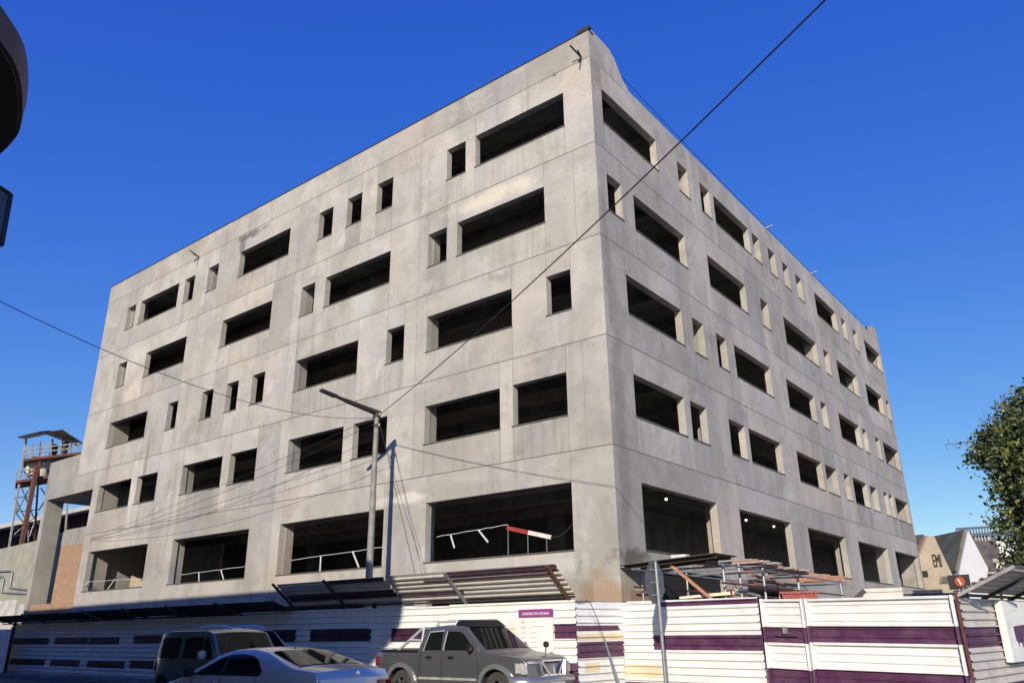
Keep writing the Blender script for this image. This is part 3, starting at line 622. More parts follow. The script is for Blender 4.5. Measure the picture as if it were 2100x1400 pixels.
t,ng,kg,og=gable('gabled_shop','cream gabled shop front with three dark letters and an arched window, at the building end','building',nG,(1920,1150),66,[(1876,1240),(1879,1158),(1903,1098),(1916,1100),(1955,1182),(1958,1240)],12,M['clay'],mRoofB,[(1,2),(3,4)])
x=V((.60,.80,0)); p0=pl((1914,1162),ng,kg)-og+ng*.02
hh=(pl((1916,1136),ng,kg)-pl((1919,1163),ng,kg)).length; ww=(pl((1935,1150),ng,kg)-pl((1914,1150),ng,kg)).length
text_mesh('shop_letters','EMI',hh/.72,M['darksteel'],t,frame(p0,x,(0,0,1)),ext=.04,sx=ww/(hh*1.95/.72*.9))
mb=MB(); c=pl((1938,1196),ng,kg)-og; r_=(pl((1948,1196),ng,kg)-pl((1927,1196),ng,kg)).length/2
mb.prism([c+x*(r_*math.cos(R(a)))+V((0,0,r_*1.1*math.sin(R(a))))+ng*.01 for a in range(0,181,15)],ng*.05); mb.build('arched_window',plain('old_glass',(.13,.13,.12),.3,var=.3),t)
mb=MB()
for a in range(0,180,12): mb.bar(c+x*(r_*1.05*math.cos(R(a)))+V((0,0,r_*1.15*math.sin(R(a))))+ng*.05,c+x*(r_*1.05*math.cos(R(a+12)))+V((0,0,r_*1.15*math.sin(R(a+12))))+ng*.05,.12,.1)
mb.build('arch_trim',M['brick'],t)
a=pl((1890,1170),ng,kg)-og; b=pl((1902,1182),ng,kg)-og; mb=MB(); mb.prism([V((a.x,a.y,a.z)),V((b.x,b.y,a.z)),V((b.x,b.y,b.z)),V((a.x,a.y,b.z))],ng*.1); mb.build('side_window',M['darksteel'],t)
gable('white_gable_house','tall plain white gable with a mossy steep roof behind the gabled shop','building',(.62,-.78,0),(1996,1150),84,[(1964,1240),(1967,1172),(1985,1087),(2026,1164),(2028,1240)],16,plain('white_render',(.54,.54,.57),.7,var=.06,sc=.6,dirt=((.5,.5,.54),.5,.5)),mRoofG,[(1,2),(2,3)])
A,e,n,L=facing((1925,1110),(1968,1105),92,10,0,0)
t=thing('brown_roof_house','low house with a broad brown roof between the cream gable and the white gable','building',A,math.atan2(e.y,e.x)); z1=at((1945,1103),92).z; z0=at((1945,1178),92).z
MB().box((-2,0,0),(L+3,10,z0)).build('wall',M['clay'],t); mb=MB(); mb.hexa([(-2.3,-.3,z0),(L+3.3,-.3,z0),(-2.3,5,z1-.2),(L+3.3,5,z1-.2),(-2.3,-.3,z0+.2),(L+3.3,-.3,z0+.2),(-2.3,5,z1),(L+3.3,5,z1)]); mb.build('roof',mRoofB,t)
A,e,n,L=facing((1872,1100),(2110,1085),150,10,0,0)
t=thing('far_office_block','pale far office block with a railed flat roof and dark window bands, behind the gables','building',A,math.atan2(e.y,e.x))
zr=at((1990,1083),150).z; z1=at((1990,1096),150).z; s0=L*(1966-1872)/(2110-1872)
mWh=plain('far_white',(.62,.62,.62),.8,var=.08,sc=.2); mWin=plain('far_glass',(.09,.11,.14),.2)
MB().box((s0,0,0),(L,14,z1-.4)).build('wall',mWh,t); MB().box((-4,2,0),(s0,14,at((1900,1103),150).z)).build('low_wing',mWh,t)
mb=MB()
for k in range(26): x_=s0+k*(L-s0)/25; mb.bar((x_,-.2,z1-.4),(x_,-.2,zr),.22,.2)
mb.bar((s0,-.2,zr),(L,-.2,zr),.3,.35); mb.bar((s0,-.2,z1-.1),(L,-.2,z1-.1),.6,.5); mb.build('roof_rail',mWin,t)
for (qa,qb,ya,yb) in ((1996,2027,1098,1111),(2003,2030,1119,1132),(2030,2096,1098,1106)):
    mb=MB(); xa=L*(qa-1872)/238; xb=L*(qb-1872)/238; za=at(((qa+qb)/2,ya),150).z; zb=at(((qa+qb)/2,yb),150).z
    mb.box((xa,-.12,zb),(xb,-.01,za)); mb.build('window_band',mWin,t)
    mb=MB()
    for k in range(6): x_=xa+k*(xb-xa)/5; mb.bar((x_,-.2,zb),(x_,-.2,za),.25,.1)
    mb.build('mullion',mWh,t)
A,e,n,L=facing((2029,1200),(2230,1200),58,10,0,0)
t=thing('cream_wall_building','rough cream walled building under the tree at the right edge','building',A,math.atan2(e.y,e.x)); z1=at((2065,1152),58).z; z2=at((2040,1172),58).z
MB().box((0,0,0),(L*.12,8,z2)).build('grey_bay',plain('grey_render',(.34,.33,.31),.9,var=.2),t); MB().box((L*.12+.003,-.4,0),(L,8,z1)).build('wall',plain('cream_render',(.60,.54,.40),.9,var=.2,sc=.7,bump=.3),t); MB().box((L*.1,-.5,z1),(L,8.1,z1+.2)).build('coping',M['greywood'],t)
A=at((2067,1170),40); o=thing('blue_awning','small bright blue awning above the grey canopy under the tree','awning',(A.x,A.y,0))
w=.9; MB().hexa([(-w/2,-.35,A.z-.12),(w/2,-.35,A.z+.08),(-w/2,.3,A.z-.1),(w/2,.3,A.z+.1),(-w/2,-.35,A.z+.0),(w/2,-.35,A.z+.2),(-w/2,.3,A.z+.1),(w/2,.3,A.z+.3)]).build('canvas',plain('blue_canvas',(.06,.26,.55),.6),o); MB().bar((0,0,0),(0,0,A.z-.02),.06,.06).build('post',M['steel'],o)
A=at((1967,1192),42); o=thing('round_sign','round red sign with a white figure on a dark panel, above the gate end','sign',(A.x,A.y,0),R(-7))
MB().box((-.46,.02,A.z-.33),(.44,.06,A.z+.3)).build('panel',M['darksteel'],o); MB().bar((0,.08,0),(0,.08,A.z),.07,.07).build('post',M['darksteel'],o)
mb=MB(); mb.lathe([(.001,-.02),(.21,-.02),(.22,0),(.21,.012)],(.03,0,A.z),'y',24); mb.build('disc',plain('sign_red',(.45,.09,.05),.4,var=.1),o)
mb=MB(); mb.bar((-.08,-.028,A.z+.12),(.06,-.028,A.z+.12),.05,.01); mb.bar((-.03,-.028,A.z+.12),(.08,-.028,A.z-.14),.06,.01,up=(0,1,0)); mb.build('white_figure',M['white'],o)

# ------------------------------------------------------------------ left background
A=onY((0,1127),4.4); B=onY((90,1103),4.4); z1=(A.z+B.z)/2
t=thing('neighbour_wall','rough grey green boundary wall with pipe rails left of the concrete portal','wall',(B.x-.5,4.4,0))
mWl=plain('stained_render',(.33,.32,.255),.95,var=.2,sc=1.2,bump=.2,dirt=((.20,.20,.16),.7,.8))
MB().hexa([(-30,0,0),(3,0,0),(-30,.3,0),(3,.3,0),(-30,0,z1-.6),(3,0,z1+.15),(-30,.3,z1-.6),(3,.3,z1+.15)]).build('wall_face',mWl,t)
o=V((B.x-.5,4.4,0)); mp=lambda q:onY(q,4.3)-o
mb=MB(); mb.tube([mp((-40,1172)),mp((22,1170)),mp((26,1173)),mp((20,1204)),mp((58,1209))],.075,8); mb.tube([mp((-30,1180)),mp((4,1182)),mp((8,1188)),mp((3,1214)),mp((56,1217))],.06,8); mb.build('pipe_rail',M['steel'],t,smooth=50)
mb=MB(); a=mp((-30,1256)); b=mp((34,1226)); mb.box((a.x,-.06,0),(b.x,-.003,b.z-.1)); a=mp((36,1253)); b=mp((53,1238)); mb.box((a.x,-.06,.0),(b.x,-.003,b.z)); mb.build('whitewashed_patch',plain('whitewash',(.52,.5,.46),.9,var=.25,sc=1.5,dirt=((.3,.27,.24),.7,1.0)),t)
A,e,n,L=facing((-120,1085),(230,1045),95,10,0,0)
t=thing('warehouse','dark open sided shed with a pale roof edge behind the grey wall','building',A,math.atan2(e.y,e.x)); za=at((-120,1108),95).z; zb=at((230,1030),95).z
MB().hexa([(0,-1,za-.25),(L,-1,zb-.25),(0,25,za+.3),(L,25,zb+.3),(0,-1,za+.15),(L,-1,zb+.15),(0,25,za+.7),(L,25,zb+.7)]).build('roof',M['fan_sheet'],t)
MB().hexa([(0,2,0),(L,2,0),(0,20,0),(L,20,0),(0,2,za-.3),(L,2,zb-.3),(0,20,za),(L,20,zb)]).build('wall',M['black'],t)
mb=MB()
for k in range(36): mb.bar((k*L/35,1.7,0),(k*L/35,1.7,za+(zb-za)*k/35-.9+.25*math.sin(k*2.1)),.16,.1)
mb.build('railing',M['rust'],t)
# steel tank tower
D=78.0; bc=at((62,1150),D); bc.z=0
t=thing('tank_tower','rusty lattice tower carrying pale tanks and a dark pitched sheet roof, far left','tower',bc)
T=lambda q,dd=0: at(q,D+dd)-bc
def leg(a,b,dd,r,m,nm='leg'):
    A_,B_=T(a,dd),T(b,dd); dirn=(A_-B_); A_=A_+dirn*(A_.z/(B_.z-A_.z)*1.0) if B_.z>A_.z else A_; 
    MB().bar(A_,B_,r,r).build(nm,m,t)
leg((20,1112),(54,900),-1.4,.13,M['greywood']); leg((70,1110),(84,905),-1.4,.12,M['rust']); leg((45,1112),(76,955),-2.0,.30,M['rust'],'riser_pipe'); leg((86,1108),(108,900),1.4,.13,M['greywood']); leg((112,1108),(128,895),1.4,.13,M['rust']); leg((140,1000),(146,905),0,.12,M['greywood'])
mb=MB()
for (a,b) in (((28,1050),(80,1044)),((24,1085),(74,1080)),((40,990),(66,1052)),((66,990),(36,1048)),((80,1045),(108,1000)),((84,1000),(110,1040)),((28,1045),(70,1100)),((60,1100),(78,1050)),((88,1060),(116,1090)),((38,990),(34,1050)),((50,985),(66,985)),((30,1020),(78,1016)),((22,1098),(72,1094)),((60,1000),(58,1110)),((64,1052),(90,1088)),((98,985),(94,1100)),((30,1020),(60,1080)),((70,1060),(30,1095)),((44,960),(70,990)),((70,960),(46,988)),((90,950),(110,985)),((108,950),(88,985))): mb.bar(T(a,-1.2),T(b,.4),.075,.075)
mb.build('bracing',M['greywood'],t)
def deck(q0,q1,dep,nm):
    a,b=T(q0,-1.6),T(q1,-1.6); e_=(b-a); n_=V((-e_.y,e_.x,0)).normalized()*dep
    MB().hexa([a,b,a+n_,b+n_,a+V((0,0,.2)),b+V((0,0,.2)),a+n_+V((0,0,.2)),b+n_+V((0,0,.2))]).build(nm,M['rust'],t)
deck((32,990),(104,979),3.2,'tank_deck'); deck((48,945),(170,930),3.2,'upper_deck')
mb=MB()
for (a,b) in (((32,988),(34,966)),((42,987),(43,965)),((34,966),(64,962)),((33,976),(64,972)),((50,943),(54,915)),((66,940),(68,908)),((84,938),(86,905)),((104,936),(106,905)),((124,934),(126,902)),((142,932),(144,908)),((160,931),(161,908)),((51,930),(165,917)),((52,921),(165,908)),((54,915),(66,940)),((84,938),(104,905))): mb.bar(T(a,-1.5),T(b,-1.5),.09,.09)
mb.build('guard_rail',M['greywood'],t)
mT=plain('tank_pale',(.50,.47,.36),.7,var=.2)
for q,r_ in (((68,972),.62),((84,975),.55)):
    p=T(q,-.2); mb=MB(); mb.lathe([(.0,-.1),(r_,-.1),(r_,1.15),(r_*.7,1.45),(.15,1.5),(0,1.5)],p,'z',16); mb.build('tank',mT,t,smooth=40)
mb=MB(); mb.lathe([(.0,0),(.3,0),(.3,1.0),(0,1.1)],T((108,935),0),'z',10); mb.lathe([(.0,0),(.25,0),(.25,1.1),(0,1.2)],T((131,932),0),'z',10); mb.build('pump_drum',M['black'],t)
for pg in (((36,897,-2.2),(82,886,-2.0),(104,884,0),(94,891,2),(52,900,2)),((95,891,2),(100,886,-1),(128,882,-2),(150,897,-2),(169,909,0),(158,914,2),(124,901,2))):
    MB().prism([T((x,y),dd) for x,y,dd in pg],(0,0,.09)).build('roof_sheet',M['darksteel'],t)
# white board at the far left
p=onY((28,1289),-5.1); o=thing('white_board','plain white board in shade at the left end of the hoarding','board',(p.x-2.2,-5.1,0)); MB().box((-2.2,0,.12),(2.0,.06,p.z)).build('panel',M['white'],o); MB().bar((2.05,.03,0),(2.05,.03,p.z+.1),.09,.09).build('post',M['darksteel'],o); MB().bar((-2.2,.03,0),(-2.2,.03,p.z),.09,.09).build('post',M['darksteel'],o)

# ------------------------------------------------------------------ corner building with the curved canopy (its canopy shades the street)
H=10.2
rim=[onZ(q,H) for q in ((0,318),(25,292),(41,271),(46,235),(46,190),(40,155),(28,123),(0,84))]
rim=[(p.x,p.y) for p in rim]
out=[(-75,-17.6),(-30,-16.95),(-8,-16.6)]+rim+[(.9,-18.7),(2.6,-19.9),(4.2,-21.5),(5.1,-23.4),(5.2,-24.6),(5.0,-26.2),(4.3,-29),(3.2,-46),(-75,-46)]
def rounded(p):
    r=[]
    for k in range(len(p)):
        a,b=p[k],p[(k+1)%len(p)]; r+=[(a[0]*.75+b[0]*.25,a[1]*.75+b[1]*.25),(a[0]*.25+b[0]*.75,a[1]*.25+b[1]*.75)]
    return r
out=rounded(rounded(out))
def inset(poly,dist):
    n_=len(poly); r=[]
    for k in range(n_):
        a,b,c=V((*poly[k-1],0)),V((*poly[k],0)),V((*poly[(k+1)%n_],0))
        n1_=(b-a).cross(V((0,0,1))).normalized(); n2_=(c-b).cross(V((0,0,1))).normalized(); m_=(n1_+n2_); m_=m_/max(.3,m_.length_squared)*2
        s_=1 if True else -1; r.append((b.x+m_.x*dist,b.y+m_.y*dist))
    return r
area=sum(out[k-1][0]*out[k][1]-out[k][0]*out[k-1][1] for k in range(len(out)))
sgn=-1 if area>0 else 1
cb=thing('corner_building','street corner building with a curved dark brimmed canopy at the upper left edge','building',(0,-30,0))
L3=lambda poly,z:[(x,y+30,z) for x,y in poly]
MB().prism(L3(out,H),(0,0,.5)).build('canopy',plain('canopy_brown',(.085,.05,.035),.6,var=.15),cb)
MB().prism(L3(inset(out,sgn*.06),H-.05),(0,0,.045)).build('canopy_rim',plain('canopy_rim',(.022,.018,.016),.7),cb)
MB().prism(L3(inset(out,sgn*.40),H-.08),(0,0,.028)).build('soffit',plain('soffit_grey',(.22,.23,.19),.8),cb)
MB().box((3.2,-20,0),(9.6,4.6,7.2)).build('added_shade_block',plain('shade_block_render',(.14,.13,.115),.85,var=.15),cb)  # unseen block, added only to cast shade over the foreground sedan
body=inset(out,sgn*1.2); MB().prism(L3(body,0),(0,0,H-.09)).build('wall',plain('corner_render',(.18,.165,.15),.85,var=.15),cb)
for z in (4.0,7.2):
    for k in range(16):
        x=-4.5-k*4.2; y=-18.1-(.0145*(-x-8) if x<-8 else 0)+30; MB().box((x-1.3,y+.05,z),(x+1.3,y+.45,z+1.7)).build('window',M['glass'],cb)
g=[at(q,dd)+V((0,30,0)) for q,dd in (((-75,335),12.7),((22,399),12.3),((3,503),12.3),((-95,450),12.7))]
nn=(g[1]-g[0]).cross(g[3]-g[0]).normalized()
sash=MB().prism([p-nn*.01 for p in g],nn*.02).build('sash_glass',NT('blue_glass').set(Roughness=.25,Metallic=.0).mat,cb); sash.data.materials[0].node_tree.nodes['Principled BSDF'].inputs['Base Color'].default_value=(.10,.16,.26,1)
mb=MB()
for k in range(4): mb.bar(g[k],g[(k+1)%4],.055,.05)
mb.build('sash_frame',M['black'],cb); MB().bar((g[0]+g[3])/2,(g[0]+g[3])/2+V((-1.2,-1.6,.1)),.08,.08).build('sash_arm',M['darksteel'],cb)

# ------------------------------------------------------------------ tree
def leafmat(n,c):
    t=NT(n); t.col(t.ramp(t.noise(2.2,3),[(.3,tuple(q*.7 for q in c)),(.7,tuple(q*1.35 for q in c))])); t.set(Roughness=.55); return t.mat
TD=24.0; tb=at((2150,1290),TD); tb.z=0
tr=thing('street_tree','dense dark green broadleaf tree cut by the right edge','tree',tb)
tc=lambda q,dd=0: at(q,TD+dd)-tb
rt=random.Random(11)
blobs=[((2150,905),0,1.35),((2105,880),-.5,.85),((2095,960),-.7,1.0),((2060,925),0,.62),((2130,1010),-.6,1.15),((2075,1010),.3,.72),((2190,1000),0,1.6),((2120,1075),-.4,.95),((2190,1090),0,1.2),((2105,1130),-.8,.62),((2090,1170),-.5,.42),((2160,1150),-.3,.9),((2040,890),.2,.42),((2160,830),.3,.9),((2110,835),.2,.40),((2018,930),0,.36),((2080,850),.4,.3)]
mb=MB(); top=tc((2150,860)); mb.tube([(0,0,0),(.05,0,1.2),(-.05,.1,2.6),top*.62,top],[.3,.25,.22,.16,.05],10); mb.build('trunk',plain('bark',(.09,.07,.055),.9,var=.3,sc=8),tr,smooth=60)
mb=MB()
for q,dd,r_ in blobs:
    c=tc(q,dd); s_=V((0,0,max(1.9,c.z-1.6))); mb.tube([s_,s_.lerp(c,.55)+V((0,0,.15)),c],[.09,.06,.02],6)
for q in (((2078,990),(1990,905),(1935,912)),((2080,870),(2050,835),(2038,818)),((2085,860),(2062,828),(2058,806)),((2070,880),(2030,855),(2012,868)),((2075,850),(2080,815),(2085,795))):
    mb.tube([tc(p) for p in q],[.03,.016,.007],5)
    a_,b_=tc(q[1]),tc(q[2])
    for k in range(7): c_=a_.lerp(b_,(k+.5)/7); mb.tube([c_,c_+V((rt.uniform(-.06,.06),0,rt.choice((-1,1))*rt.uniform(.08,.2)))],.006,4)
mb.build('branch',plain('twig',(.10,.075,.07),.9),tr)
mb=MB()
for q,dd,r_ in blobs:
    c=tc(q,dd); nclump=int(44*r_*r_)+14
    for k in range(nclump):
        v=V((rt.gauss(0,1),rt.gauss(0,1),rt.gauss(0,1))).normalized(); rad=r_*(rt.random()**.45)*rt.uniform(.75,1.0); cc=c+v*rad
        m=rt.choice((0,0,1,1,2)); cl=rt.uniform(.09,.19)
        for j in range(rt.randint(24,40)):
            p=cc+V((rt.gauss(0,cl),rt.gauss(0,cl),rt.gauss(0,cl*.8))); a1=V((rt.gauss(0,1),rt.gauss(0,1),rt.gauss(-.3,.8))).normalized(); b1=a1.cross(V((rt.gauss(0,1),rt.gauss(0,1),rt.gauss(0,1)))).normalized(); l_=rt.uniform(.08,.16); w_=l_*.30
            mm=m if rt.random()<.85 else rt.choice((0,1,2,3))
            mb.face([p,p+a1*l_*.5+b1*w_,p+a1*l_,p+a1*l_*.5-b1*w_],mm)
mb.build('foliage',[leafmat('leaf_deep',(.030,.046,.016)),leafmat('leaf_mid',(.085,.118,.034)),leafmat('leaf_olive',(.165,.185,.048)),leafmat('leaf_yellow',(.20,.15,.03))],tr,merge=False)
# ------------------------------------------------------------------ vehicles
class Car:
    """a car in its own frame: x forward, y left, z up; the skin is one lofted shell, fittings lie on it"""
    def __init__(s, L, W, zb, zr, tumble, name, label, cat, loc, rz, paint):
        s.L=L; s.W=W; s.zb=zb; s.zr=zr; s.tu=tumble; s.root=thing(name,label,cat,loc,rz); s.paint=paint
    def hw(s, x, z):
        k=min(1,abs(2*x/s.L)); pt=1-.17*max(0,(k-.55)/.45)**2.2
        if z>s.zb: zz=1-s.tu*((z-s.zb)/(s.zr-s.zb))**1.15
        else:
            q=(s.zb-z)/s.zb; zz=1-.02*q-.09*max(0,q-.62)**1.3*2
            zz+= .018*math.sin(math.pi*min(1,q/.6))
        return s.W/2*pt*zz
    def shell(s, prof, mats=None, bevel=.045, name='body'):
        bm=bmesh.new(); n=len(prof)
        a=[bm.verts.new((x,-1,z)) for x,z in prof]; b=[bm.verts.new((x,1,z)) for x,z in prof]
        bm.faces.new(a); bm.faces.new(b[::-1])
        for k in range(n): bm.faces.new((a[k],b[k],b[(k+1)%n],a[(k+1)%n]))
        bmesh.ops.recalc_face_normals(bm,faces=bm.faces)
        for v in bm.verts: v.co.y*=s.W/2
        es=[e for e in bm.edges if abs(e.verts[0].co.y-e.verts[1].co.y)<1e-6 and max(e.verts[0].co.z,e.verts[1].co.z)>.42]
        bmesh.ops.bevel(bm,geom=es,offset=bevel,segments=3,affect='EDGES',profile=.6,clamp_overlap=True)
        bmesh.ops.recalc_face_normals(bm,faces=bm.faces)
        def cut(co,no): bmesh.ops.bisect_plane(bm,geom=bm.verts[:]+bm.edges[:]+bm.faces[:],plane_co=co,plane_no=no,dist=1e-5)
        x=-s.L/2+.1
        while x<s.L/2: cut((x,0,0),(1,0,0)); x+=.17
        z=.3
        while z<s.zr: cut((0,0,z),(0,0,1)); z+=.1
        for y in (-.8,-.45,0,.45,.8): cut((0,y*s.W/2,0),(0,1,0))
        for v in bm.verts:
            u=v.co.y/(s.W/2); v.co.y=u*s.hw(v.co.x,v.co.z)
            if v.co.z>s.zb-.1: v.co.z+=.035*(1-u*u)*min(1,(v.co.z-s.zb+.1)/.2)
            k=abs(2*v.co.x/s.L)
            if k>.8: v.co.x-=math.copysign((u*u)*.10*(k-.8)/.2,v.co.x)
        me=bpy.data.meshes.new(name); bm.to_mesh(me); bm.free()
        me.polygons.foreach_set('use_smooth',[True]*len(me.polygons)); me.set_sharp_from_angle(angle=R(32)); me.materials.append(s.paint)
        o=bpy.data.objects.new(name,me); COL.objects.link(o); o.parent=s.root; s.body=o; return o
    def side(s, poly, name, mat_, off=.004, th=.006, sides=(-1,1), parent=None):
        res=[]
        for sd in sides:
            bm=bmesh.new(); f=bm.faces.new([bm.verts.new((x,0,z)) for x,z in poly])
            xs=[p[0] for p in poly]; zs=[p[1] for p in poly]
            def cut(co,no): bmesh.ops.bisect_plane(bm,geom=bm.verts[:]+bm.edges[:]+bm.faces[:],plane_co=co,plane_no=no,dist=1e-5)
            x=min(xs)+.13
            while x<max(xs): cut((x,0,0),(1,0,0)); x+=.13
            z=min(zs)+.09
            while z<max(zs): cut((0,0,z),(0,0,1)); z+=.09
            g=bmesh.ops.extrude_face_region(bm,geom=bm.faces[:]); top=[v for v in g['geom'] if isinstance(v,bmesh.types.BMVert)]; ts=set(top)
            for v in bm.verts: v.co.y=sd*(s.hw(v.co.x,v.co.z)+(off if v in ts else off-th-.012))
            bmesh.ops.recalc_face_normals(bm,faces=bm.faces)
            me=bpy.data.meshes.new(name); bm.to_mesh(me); bm.free(); me.materials.append(mat_)
            o=bpy.data.objects.new(name,me); COL.objects.link(o); o.parent=parent or s.root; res.append(o)
        return res
    def line(s, pts, name='door_gap', w=.012, mat_=None, off=.0035, sides=(-1,1), parent=None):
        for (x0,z0),(x1,z1) in [None] and [] or zip(pts,pts[1:]):
            pass
        left=[];right=[]
        for k,(x,z) in enumerate(pts):
            a=V(pts[max(k-1,0)]); b=V(pts[min(k+1,len(pts)-1)]); d=(b-a).normalized(); nx,nz=-d.y,d.x
            left.append((x+nx*w/2,z+nz*w/2)); right.append((x-nx*w/2,z-nz*w/2))
        s.side(left+right[::-1],name,mat_ or M['black'],off,.003,sides,parent)
    def cross(s, p0, p1, f0, f1, name, mat_, off=.006, shrink=.9, parent=None, y0=-1, y1=1, th=.012):
        """patch across the width between profile points p0 (low) and p1 (high)"""
        p0=V(p0); p1=V(p1); d=(p1-p0); n=V((d.y,-d.x)).normalized() ; n=n if n.y>0 or (abs(n.y)<.05 and n.x*p0.x>0) else -n
        mb=MB(); ny=10; nv=5
        def pt(u,v,o):
            p=p0+d*v; y=(y0+(y1-y0)*u); xx,zz=p.x+n.x*o,p.y+n.y*o; h=s.hw(p.x,p.y)*(f0+(f1-f0)*v)
            yy=y*h; uu=yy/max(.01,s.hw(p.x,p.y))
            if p.y>s.zb-.1: zz+=.035*(1-uu*uu)*min(1,(p.y-s.zb+.1)/.2)
            k=abs(2*p.x/s.L)
            if k>.8: xx-=math.copysign((uu*uu)*.10*(k-.8)/.2,p.x)
            return V((xx,yy,zz))
        for i in range(ny):
            for j in range(nv):
                u0,u1,v0,v1=i/ny,(i+1)/ny,j/nv,(j+1)/nv
                mb.face([pt(u0,v0,off),pt(u1,v0,off),pt(u1,v1,off),pt(u0,v1,off)])
                mb.face([pt(u0,v0,off-th),pt(u0,v1,off-th),pt(u1,v1,off-th),pt(u1,v0,off-th)])
        for i in range(ny):
            u0,u1=i/ny,(i+1)/ny
            for v in (0,1): mb.face([pt(u0,v,off),pt(u1,v,off),pt(u1,v,off-th),pt(u0,v,off-th)])
        for j in range(nv):
            v0,v1=j/nv,(j+1)/nv
            for u in (0,1): mb.face([pt(u,v0,off),pt(u,v1,off),pt(u,v1,off-th),pt(u,v0,off-th)])
        return mb.build(name,mat_,parent or s.root,smooth=30)
    def wheels(s, xs, r, rimm, w=.22, spokes=6):
        for x in xs:
            for sd in (-1,1):
                y=sd*(s.W/2-w/2-.015); o=(x,y,r); t=sd
                mb=MB(); mb.lathe([(r*.62,-w/2),(r*.9,-w/2),(r*.985,-w*.38),(r,-w*.2),(r,w*.2),(r*.985,w*.38),(r*.9,w/2),(r*.62,w/2),(r*.6,w*.3),(r*.6,-w*.3),(r*.62,-w/2)],o,'y',28); wh=mb.build('wheel',M['rubber'],s.root,smooth=40)
                mb=MB(); yo=sd*w*.30
                mb.lathe([(r*.56,sd*w*.5),(r*.63,sd*w*.5),(r*.62,sd*w*.1),(r*.55,sd*w*.05),(r*.55,sd*w*.4)],o,'y',24)
                for k in range(spokes):
                    a=2*math.pi*k/spokes; ca,sa=math.cos(a),math.sin(a); mb.bar((x+ca*.03,y+yo,r+sa*.03),(x+ca*r*.57,y+sd*w*.42,r+sa*r*.57),r*.17,.03,up=(0,1,0))
                mb.lathe([(0,sd*w*.38),(r*.16,sd*w*.36),(r*.2,sd*w*.2)],o,'y',12)
                mb.build('rim',rimm,wh,smooth=35)
                MB().lathe([(0,sd*.0),(r*.55,sd*.0)],o,'y',20).build('brake_disc',M['darksteel'],wh)
def arc(cx,cz,r,a0,a1,n=9): return [(cx+r*math.cos(R(a0+(a1-a0)*k/n)),cz+r*math.sin(R(a0+(a1-a0)*k/n))) for k in range(n+1)]
def carpaint(name,c,metal=.5,rough=.28,dirt=.25,dust=0.0):
    t=NT(name); f=t.ramp(t.noise(2.5,6,.65),[(.42,0.0),(.8,dirt)]); b=t.mix(c,(.30,.27,.22),f)
    if dust:   # dust settled on the upward faces
        g=t.n('ShaderNodeNewGeometry'); sx=t.n('ShaderNodeSeparateXYZ'); t.l(g.outputs['Normal'],sx.inputs[0]); r1=t.ramp(sx.outputs[2],[(.72,0.0),(.95,dust)])
        b=t.mix(b,(.30,.255,.215),r1)
        rr_=t.n('ShaderNodeMath',operation='MULTIPLY_ADD'); t.l(r1,rr_.inputs[0]); rr_.inputs[1].default_value=.4; rr_.inputs[2].default_value=rough; t.l(rr_.outputs[0],t.b.inputs['Roughness'])
    t.col(b); t.set(Metallic=metal,Coat_Weight=.35 if dust else .6,Coat_Roughness=.08); t.b.inputs['Roughness'].default_value=rough; return t.mat
rimM=plain('alloy',(.48,.48,.47),.35,.9,var=.15); lampM=plain('lamp_glass',(.55,.55,.52),.12,.3,var=.3,sc=25,coat=.5); redL=plain('tail_red',(.20,.01,.014),.2,var=.15,coat=.5); ambM=plain('amber_lens',(.5,.2,.03),.25)
plateW=plain('plate',(.66,.66,.62),.5)
def plate(car,x,z,face,w=.46):
    o=MB().box((x-.012,-w/2,z-.06),(x+.012,w/2,z+.06)).build('number_plate',plateW,car.root)
    mb=MB()
    for k in range(6): y=-w/2+.06+k*.062; mb.box((x+face*.0125-.002,y,z-.03),(x+face*.0125+.002,y+.035,z+.03))
    mb.build('plate_characters',M['black'],o)
def mirror(car,x,z,m,sides=(-1,1),s_=1.0):
    for sd in sides:
        h=car.hw(x,z); mb=MB(); mb.hexa([(x+dx,sd*(h+dy),z+dz) for dz in (-.075*s_,.075*s_) for dy in (.06,.06+.15*s_) for dx in (-.05,.06)]); o=mb.build('wing_mirror',m,car.root,bevel=.025,smooth=50)
        MB().bar((x,sd*(h-.02),z-.05),(x,sd*(h+.1),z-.03),.05,.035).build('mirror_stalk',M['black'],o)

barM=plain('satin_bar',(.62,.62,.62),.38,.45,var=.05)
# ---- pickup
pk=Car(4.95,1.82,1.13,1.66,.20,'pickup_truck','dusty silver grey double cab pickup with chrome bars and a black roof spoiler','pickup',(-.707,-5.85,0),0,carpaint('pickup_silver',(.185,.19,.205),.65,.22,.12,.8))
rA=1.54; fA=-1.39   # axles: front +1.54, rear -1.39
R_=.44
prof=[(-2.42,.52),(-2.44,1.06),(-2.40,1.10),(-.86,1.10),(-.84,1.12),(-.72,1.56),(-.60,1.645),(-.2,1.675),(.35,1.66),(.55,1.62),(1.20,1.135),(1.32,1.10),(2.05,1.03),(2.30,.97),(2.40,.88),(2.42,.66),(2.44,.40),(2.0,.34)]+arc(rA,.37,R_,0,180)+[(1.02,.34),(-.9,.34)]+arc(fA,.37,R_,0,180)+[(-1.9,.42)]
pk.shell(prof,bevel=.05)
pk.side([(-.66,1.16),(-.57,1.53),(-.14,1.555),(-.10,1.16)],'rear_window',M['glass'],.004)
pk.side([(.0,1.16),(.0,1.555),(.36,1.545),(.50,1.50),(.90,1.19),(.90,1.16)],'front_window',M['glass'],.004)
pk.line([(-.66,1.15),(-.57,1.545),(-.12,1.57)],'window_trim',.025,barM,.008); pk.line([(-.02,1.56),(-.035,1.16)],'window_trim',.025,barM,.008)
